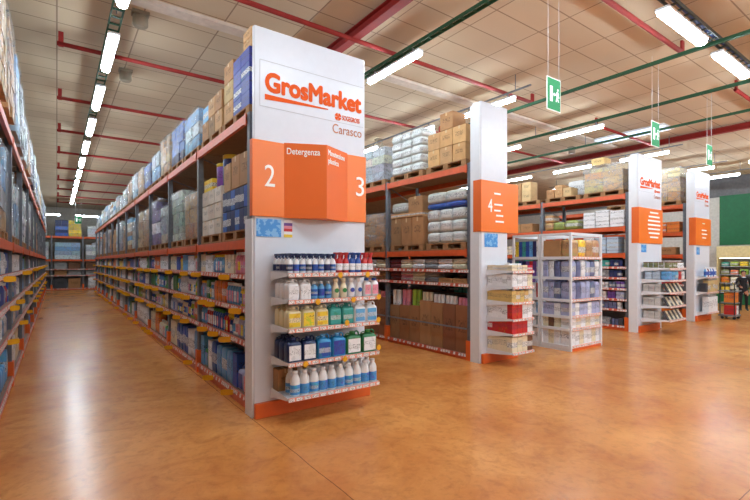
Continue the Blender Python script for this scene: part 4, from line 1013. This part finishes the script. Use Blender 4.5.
# end 3
E3 = end_display('third white end panel with logo and slanted box shelves', 13.32, 14.86, 5.72, .22, 5.08, 13.5, 14.6, .72, [.4, .78, 1.16, 1.5, 1.83], 14.6, 14.86, 2.54, 3.56)
logo(E3, .12, 4.2, 1.32, -.004, True)
boxo('blue_notice', .18, .5, -.006, -.001, 2.28, 2.5, 'blue_sticker', E3)
bm = bmesh.new()
for k in range(7):
    zz = 3.42 - k * .12; hw = .42 * math.sqrt(max(.1, 1 - ((k - 3) / 4) ** 2)); bm_box(bm, .95 - hw, .95 + hw, -.033, -.031, zz, zz + .05)
obj('sign_text_lines', bm, 'ink_white', E3)  # bars in a round outline: unreadable text and sign glare painted white
FE3 = Face(13.5, 5.0, 0)
g3e = 'goods on the third end display'
for i in range(8): spawn('tub', FE3.p(.07 + i * .136, .09, 1.83), 0, (.12, .12, .17), PAL['olive' if i < 5 else 'white'], f'{"olive jar" if i < 5 else "white pot"}, {ORD[i]} from left, front of top shelf, third display', g3e, [PAL['brown']])
for i in range(4): spawn('tub', FE3.p(.07, .24 + i * .13, 1.83), 0, (.12, .12, .17), PAL['olive'], f'olive jar, {ORD[i]} behind the corner jar, top shelf, third display', g3e, [PAL['brown']])
for i in range(5):
    spawn('pack', FE3.p(.12 + i * .215, .12, 1.5), 0, (.21, .2, .24), PAL['sky' if i < 3 else 'red'] if i != 4 else PAL['white'], f'soft bag, {ORD[i]} from left, front of second shelf, third display', g3e)
for i in range(2): spawn('pack', FE3.p(.12, .34 + i * .2, 1.5), 0, (.21, .19, .24), srgb(180, 196, 214), f'pale blue soft bag, {ORD[i]} behind the corner bag, third display', g3e)
for ri, z in enumerate((.4, .78, 1.16)):
    for row in range(3): spawn('box', FE3.p(.11, .3 + row * .15, z), 0, (.2, .14, .22), srgb(190, 188, 184), f'grey card box, {ORD[row]} deep at left, {["bottom","fourth","third"][ri]} shelf, third display', g3e)
    for i in range(8):
        c = 'cream' if i % 2 else 'charcoal'
        spawn('box', FE3.p(.09 + i * .13, .06, z + .002), 0, (.115, .03, .27), PAL[c], f'{c} slanted slim box, {ORD[i]} from left, {["bottom","fourth","third"][ri]} shelf, third display', g3e, tilt=-.5)

# end 4
E4 = end_display('rightmost white end panel with logo, three shelves and white boxes', 17.38, 18.72, 5.68, .22, 5.1, 17.5, 18.6, .3, [.3, .99, 1.5], 18.7, 18.75, 2.57, 3.5)
logo(E4, .12, 4.2, 1.1, -.004, True)
boxo('blue_notice', .12, .4, -.006, -.001, 2.25, 2.5, 'blue_sticker', E4)
bm = bmesh.new()
for k, (x0, x1) in enumerate(((.55, .8), (.5, .95), (.5, 1.0), (.55, .9))): bm_box(bm, x0, x1, -.033, -.031, 3.3 - k * .13 - (k > 0) * .1, 3.34 - k * .13 - (k > 0) * .1)
obj('sign_text_lines', bm, 'ink_white', E4)
FE4 = Face(17.5, 5.38, 0); g4e = 'goods on the rightmost end display'
for i in range(9):
    c = ['sky', 'white', 'maroon', 'white', 'sky', 'white', 'blue', 'white', 'white'][i]
    spawn('bottle', FE4.p(.08 + i * .118, .08, 1.5), 0, (1.1, 1.1, 1.25), PAL[c], f'{c} bottle, {ORD[i]} from left on top shelf, rightmost display', g4e, [PAL['white'], PAL['blue']])
for i in range(4): spawn('box', FE4.p(.3 + i * .22, .1, .99), 0, (.2, .16, .38), srgb(206, 178, 120), f'tan printed box, {ORD[i]} from left on middle shelf, rightmost display', g4e)
spawn('box', FE4.p(.1, .14, .99), 0, (.16, .2, .3), PAL['charcoal'], 'dark box at the left of the middle shelf, rightmost display', g4e)
for i in range(7): spawn('box', FE4.p(.25 + i * .12, .1, .3), 0, (.11, .18, .52), PAL['white'], f'tall white box, {ORD[i]} from left on bottom shelf, rightmost display', g4e)

# ------------------------------------------------------------------ white freestanding shelves
def gondola(x, y, w, d, label, rails):
    rt = empty('display_shelving', (x, y, 0), 0, label, 'shelving', 'white freestanding shelving units')
    for px, py in ((0, 0), (w - .05, 0), (0, d - .05), (w - .05, d - .05)):
        boxo('post', px, px + .05, py, py + .05, 0, 2.66, 'white', rt, .004)
    for i, z in enumerate((.12, .51, .79, 1.16, 1.66, 2.12, 2.66)):
        s = boxo('shelf', .01, w - .01, .01, d - .01, z - .04, z, 'white' if i < 6 else 'white', rt) if i < 6 else None
        if i < 6:
            boxo('price_rail', .05, w - .05, -.008, .008, z - .06, z + .004, rails, s)
            boxo('side_rail', -.006, .008, .05, d - .05, z - .06, z + .004, 'white', s)
        else:
            bm = bmesh.new(); bm_box(bm, .05, w - .05, 0, .03, z - .06, z); bm_box(bm, .05, w - .05, d - .03, d, z - .06, z); bm_box(bm, 0, .03, .05, d - .05, z - .06, z); bm_box(bm, w - .03, w, .05, d - .05, z - .06, z); obj('top_frame', bm, 'white', rt)
    boxo('kick_board', .05, w - .05, .0, .02, 0, .06, 'orange', rt); boxo('side_kick_board', 0, .02, .05, d - .05, 0, .06, 'white', rt)
    return rt
GA = gondola(9.26, 5.37, 1.36, .77, 'white freestanding shelving unit facing the viewer with glassware packs', 'rail_red')
GBn = gondola(9.26, 6.16, 1.36, .77, 'white freestanding shelving unit joined behind the nearer one', 'rail_white')
FA = Face(9.26, 5.37, 0); gg = 'packs on the nearer white shelving'
spec = [(.12, .34, 7, 'box', ['white', 'white', 'cream'], 'white picture box'), (.51, .24, 6, 'box', ['white', 'cream'], 'picture box'), (.79, .28, 7, 'box', ['lilac', 'white', 'lilac'], 'lilac glass box'),
        (1.16, .42, 6, 'pack', ['lilac', 'slate', 'lilac'], 'lilac glass pack'), (1.66, .4, 6, 'pack', ['lilac', 'slate', 'white'], 'blue glass pack'), (2.12, .4, 4, 'pack', ['tan', 'yellow', 'tan'], 'tan sack')]
for ri, (z, h, n, key, cols, nm) in enumerate(spec):
    rn = ['bottom', 'second', 'third', 'fourth', 'fifth', 'top'][ri]; w = 1.24 / n; q = random.Random(ri)
    for i in range(n):
        spawn(key, FA.p(.06 + w * (i + .5), .03 + .13, z), 0, (w * .94, .25, h * q.uniform(.88, 1)), PAL[cols[i % len(cols)]], f'{nm}, {ORD[i]} from left, {rn} shelf front of nearer white shelving', gg)
    if ri == 5:
        spawn('carton', FA.p(.19, .5, z), 0, (.3, .42, .38), KRAFT, 'brown carton on the left side of the top shelf, nearer white shelving', gg)
    else:
        for i in range(3): spawn(key, FA.p(.19, .37 + i * .145, z), 0, (.3, .138, h * .95), PAL[cols[(i + 1) % len(cols)]] if ri != 1 or i != 1 else PAL['brown'], f'{nm}, {ORD[i]} back on left side, {rn} shelf, nearer white shelving', gg)
gg = 'goods on the rear white shelving'
for ri, (z, h, cols) in enumerate(((2.12, .38, ['yellow', 'blue', 'teal', 'blue', 'sky', 'navy', 'white']), (1.66, .36, ['teal', 'blue', 'navy', 'purple', 'red', 'purple', 'lilac']), (1.16, .34, ['white', 'sky', 'grey', 'brown', 'cream', 'white', 'red']), (.79, .25, ['orange', 'white', 'brown', 'cream', 'grey', 'white', 'sky']), (.51, .2, ['white', 'cream', 'sky', 'white', 'red', 'white', 'grey']), (.12, .3, ['sky', 'white', 'white', 'grey', 'cream', 'white', 'white']))):
    rn = ['top', 'fifth', 'fourth', 'third', 'second', 'bottom'][ri]
    for i in range(7):
        spawn('box', (9.26 + .19, 6.93 - .07 - .046 - i * .098, z), 0, (.3, .09, h), PAL[cols[i]], f'{cols[i]} upright folder box, {ORD[i]} from far end, {rn} shelf, rear white shelving', gg, name='folder')

# ------------------------------------------------------------------ display trolley, chilled case, person
TR = empty('display_trolley', (18.95, 5.0, 0), 0, 'small display trolley with orange box beside the rightmost end panel', 'trolley')
bm = bmesh.new(); bm_box(bm, 0, .55, 0, .5, .1, .16); bm_box(bm, .02, .53, .02, .48, .55, .58); bm_box(bm, -.02, .57, -.02, .52, .97, 1.0)
obj('tray', bm, 'steel', TR, bevel=.004)
for x in (.01, .51):
    for y in (.03, .44): boxo('post', x, x + .025, y, y + .025, .1, 1.25, 'dark', TR)
for x in (.07, .48):
    for y in (.06, .4):
        bm = bmesh.new(); bm_lathe(bm, [(.045, -.015), (.05, -.01), (.05, .01), (.045, .015)], 12); o = obj('castor', bm, 'dark', TR, (x, y, .052)); o.rotation_euler = (0, PI / 2, 0)
gt = 'goods on the display trolley'
spawn('box', (19.22, 5.2, .585), 0, (.42, .3, .34), PAL['orange'], 'orange printed box on the display trolley middle tray', gt)
spawn('box', (19.11, 5.2, .162), 0, (.2, .3, .32), PAL['red'], 'red box on the bottom tray of the display trolley', gt)
spawn('box', (19.34, 5.2, .162), 0, (.2, .3, .3), PAL['white'], 'white box on the bottom tray of the display trolley', gt)
for i in range(4): spawn('bottle', (19.05 + i * .118, 5.15, 1.002), 0, (1.2, 1.2, 1.2 + .12 * (i % 2)), PAL[['charcoal', 'olive', 'yellow', 'charcoal', 'maroon'][i]], f'dark bottle, {ORD[i]} from left on top of the display trolley', gt, [PAL['white'], PAL['cream']])

CS = empty('chilled_case', (26.94, 7.6, 0), -PI / 2, 'long green and cream chilled wall case behind the person', 'refrigerated case')
LC = 6.4
boxo('base', 0, LC, -1.0, 0, 0, .45, 'green_wall', CS, .01); boxo('back', 0, LC, -.08, 0, .451, 2.2, 'white', CS); boxo('canopy', 0, LC, -1.0, 0, 2.2, 2.75, 'cream_panel', CS, .01)
for k in range(4): boxo('divider', k * LC / 3 - (.04 if k == 3 else 0), k * LC / 3 + (.04 if k < 3 else 0), -.98, -.08, .451, 2.2, 'cream_panel', CS)
for k, z in enumerate((.55, 1.0, 1.4, 1.8)): boxo('shelf', 0.05, LC - .05, -.75 if k else -.95, -.08, z - .03, z, 'shelf', CS)
boxo('lamp_strip', .1, LC - .1, -.94, -.9, 2.17, 2.2, M['lamp_soft'] if 'lamp_soft' in M else emit('case_lamp', (1, .98, .9, 1), 3), CS)
FC = Face(26.94, 7.6, -PI / 2)
q = random.Random(9)
for r_, z in enumerate((.55, 1.0, 1.4, 1.8)):
    for i in range(17):
        u = .25 + i * .36
        if min(abs(u - k * LC / 3) for k in range(4)) < .2: continue
        cn = q.choice(['green', 'lime', 'white', 'olive', 'cream', 'teal', 'orange', 'yellow'])
        spawn('pack', FC.p(u, -.55, z), FC.rz, (.3, .28, q.uniform(.2, .3)), PAL[cn], f'{cn} food pack, {ORD[i]} from left, {["bottom","second","third","top"][r_]} shelf of the chilled case', 'food packs in the chilled case', name='food_pack')

# person
def person(loc, rz):
    rt = empty('person', loc, rz, 'person standing in a black suit and white shirt by the chilled case', 'person')
    J = {'pel': (0, 0, .88, .13, .1), 'wai': (0, .01, 1.02, .125, .09), 'che': (0, 0, 1.22, .15, .1), 'sho': (0, .01, 1.33, .13, .085), 'nk': (0, .0, 1.4, .05, .05), 'hd0': (0, -.01, 1.47, .065, .07), 'hd1': (0, -.015, 1.55, .078, .09), 'hd2': (0, -.01, 1.62, .055, .065)}
    E = [('pel', 'wai'), ('wai', 'che'), ('che', 'sho'), ('sho', 'nk'), ('nk', 'hd0'), ('hd0', 'hd1'), ('hd1', 'hd2')]
    for s, n in ((-1, 'l'), (1, 'r')):
        J['hip' + n] = (s * .085, 0, .82, .09, .09); J['kn' + n] = (s * .095, -.01, .46, .06, .06); J['an' + n] = (s * .1, .02, .09, .042, .045); J['toe' + n] = (s * .115, -.13, .04, .04, .03); J['heel' + n] = (s * .1, .05, .045, .035, .04)
        E += [('pel', 'hip' + n), ('hip' + n, 'kn' + n), ('kn' + n, 'an' + n), ('an' + n, 'toe' + n), ('an' + n, 'heel' + n)]
        J['s' + n] = (s * .18, .01, 1.31, .06, .06); E += [('sho', 's' + n)]
        if s < 0: el, wr = (s * .26, .05, 1.05), (s * .17, -.17, 1.0)
        else: el, wr = (s * .24, .04, 1.04), (s * .25, -.05, .8)
        J['el' + n] = el + (.045, .045); J['wr' + n] = wr + (.028, .03); E += [('s' + n, 'el' + n), ('el' + n, 'wr' + n)]
        d = (Vector(wr) - Vector(el)).normalized(); side = Vector((-s, 0, 0)) if s > 0 else Vector((0, 0, 1)); side = (side - d * side.dot(d)).normalized()
        pm = Vector(wr) + d * .055; J['pa' + n] = tuple(pm) + (.032, .018); E.append(('wr' + n, 'pa' + n))
        curl = Vector((0, -.3, -.2)) if s > 0 else Vector((.4, 0, -.3))
        for f in range(4):
            b0 = pm + d * .03 + Vector((0, -1, 0) if s > 0 else (0, 0, 1)) * (f - 1.5) * .018; ln = [.07, .08, .075, .06][f]
            m_ = b0 + d * ln * .5; e_ = m_ + (d + curl).normalized() * ln * .5
            J[f'f{f}a{n}'] = tuple(b0) + (.0095, .0095); J[f'f{f}b{n}'] = tuple(m_) + (.009, .009); J[f'f{f}c{n}'] = tuple(e_) + (.007, .007)
            E += [('pa' + n, f'f{f}a{n}'), (f'f{f}a{n}', f'f{f}b{n}'), (f'f{f}b{n}', f'f{f}c{n}')]
        t0 = Vector(wr) + d * .03 + Vector((0, -1, 0) if s > 0 else (0, 0, 1)) * .03; t1 = t0 + d * .04 + Vector((0, -1, 0) if s > 0 else (0, 0, 1)) * .02
        J['ta' + n] = tuple(t0) + (.011, .011); J['tb' + n] = tuple(t1) + (.009, .009); E += [('wr' + n, 'ta' + n), ('ta' + n, 'tb' + n)]
    names = list(J); me = bpy.data.meshes.new('body'); me.from_pydata([J[k][:3] for k in names], [(names.index(a), names.index(b)) for a, b in E], [])
    o = bpy.data.objects.new('body', me); COL.objects.link(o)
    sk_ = o.modifiers.new('skin', 'SKIN'); sk_.use_smooth_shade = True
    for i, k in enumerate(names): me.skin_vertices[0].data[i].radius = J[k][3:5]; me.skin_vertices[0].data[i].use_root = (k == 'pel')
    ss = o.modifiers.new('sub', 'SUBSURF'); ss.levels = 1; ss.render_levels = 1
    bpy.context.view_layer.update(); dg = bpy.context.evaluated_depsgraph_get()
    me2 = bpy.data.meshes.new_from_object(o.evaluated_get(dg)); me2.name = 'body'
    bpy.data.objects.remove(o)
    for m_ in ('suit', 'skin', 'shirt', 'dark'): me2.materials.append(M[m_])
    wl, wr_ = Vector(J['wrl'][:3]), Vector(J['wrr'][:3])
    for p_ in me2.polygons:
        c = p_.center; p_.use_smooth = True; p_.material_index = 0
        if c.z > 1.4: p_.material_index = 1
        elif c.z < .085: p_.material_index = 3
        elif c.y < -.04 and abs(c.x) < .012 + .04 * max(0, (c.z - 1.1)) / .3 and c.z > 1.12: p_.material_index = 2
        else:
            for J_, w_ in (('l', wl), ('r', wr_)):
                d = (w_ - Vector(J['el' + J_][:3])).normalized()
                if (c - w_).dot(d) > -.005 and (c - w_).length < .22: p_.material_index = 1
    b = bpy.data.objects.new('body', me2); link(b, rt)
    bm = bmesh.new(); bmesh.ops.create_icosphere(bm, subdivisions=3, radius=1)
    for v in list(bm.verts):
        if v.co.z < -.1 and v.co.y < .1 or v.co.z < -.55 or (v.co.y < -.55 and v.co.z < .45): bm.verts.remove(v)
    for v in bm.verts: v.co = Vector((v.co.x * .089, v.co.y * .104, v.co.z * .11))
    for f in bm.faces: f.smooth = True
    h = obj('hair', bm, 'hair', rt, (0, .0, 1.57)); sd = h.modifiers.new('t', 'SOLIDIFY'); sd.thickness = .012
    bm = bmesh.new()
    for s in (-1, 1):
        bmesh.ops.create_uvsphere(bm, u_segments=8, v_segments=6, radius=.009, matrix=Matrix.Translation((s * .03, -.098, 1.545)))
    obj('eyes', bm, 'dark', rt)
    bm = bmesh.new(); a = [bm.verts.new(v) for v in ((-.012, -.098, 1.51), (.012, -.098, 1.51), (0, -.096, 1.55), (0, -.122, 1.512))]
    for f in ((0, 1, 3), (0, 3, 2), (1, 2, 3), (0, 2, 1)): bm.faces.new([a[i] for i in f])
    obj('nose', bm, 'skin', rt)
    boxo('mouth', -.022, .022, -.094, -.088, 1.478, 1.486, srgb and flat('lips', srgb(150, 80, 74), .5), rt)
    bm = bmesh.new()
    for s in (-1, 1): bmesh.ops.create_uvsphere(bm, u_segments=8, v_segments=6, radius=.022, matrix=Matrix.Translation((s * .08, .005, 1.53)) @ Matrix.Diagonal((.4, .8, 1.2, 1)))
    obj('ears', bm, 'skin', rt)
person((22.75, 5.75, 0), -PI / 2 + .5)

# ------------------------------------------------------------------ camera, world, view
cam = bpy.data.cameras.new('camera'); co = bpy.data.objects.new('camera', cam); COL.objects.link(co)
co.location = (0, 0, 2.0); co.rotation_euler = (PI / 2, 0, -math.radians(35.87))
cam.sensor_width = 36; cam.lens = 21.12; cam.shift_y = .016; cam.clip_end = 200
sc.camera = co
wd = bpy.data.worlds.new('world'); sc.world = wd; wd.use_nodes = True
wd.node_tree.nodes['Background'].inputs[0].default_value = (.6, .75, 1, 1); wd.node_tree.nodes['Background'].inputs[1].default_value = .5
sc.view_settings.view_transform = 'Standard'; sc.view_settings.look = 'None'; sc.view_settings.gamma = 1
sc.view_settings.exposure = .13
sc.cycles.max_bounces = 10; sc.cycles.diffuse_bounces = 6; sc.cycles.transparent_max_bounces = 12
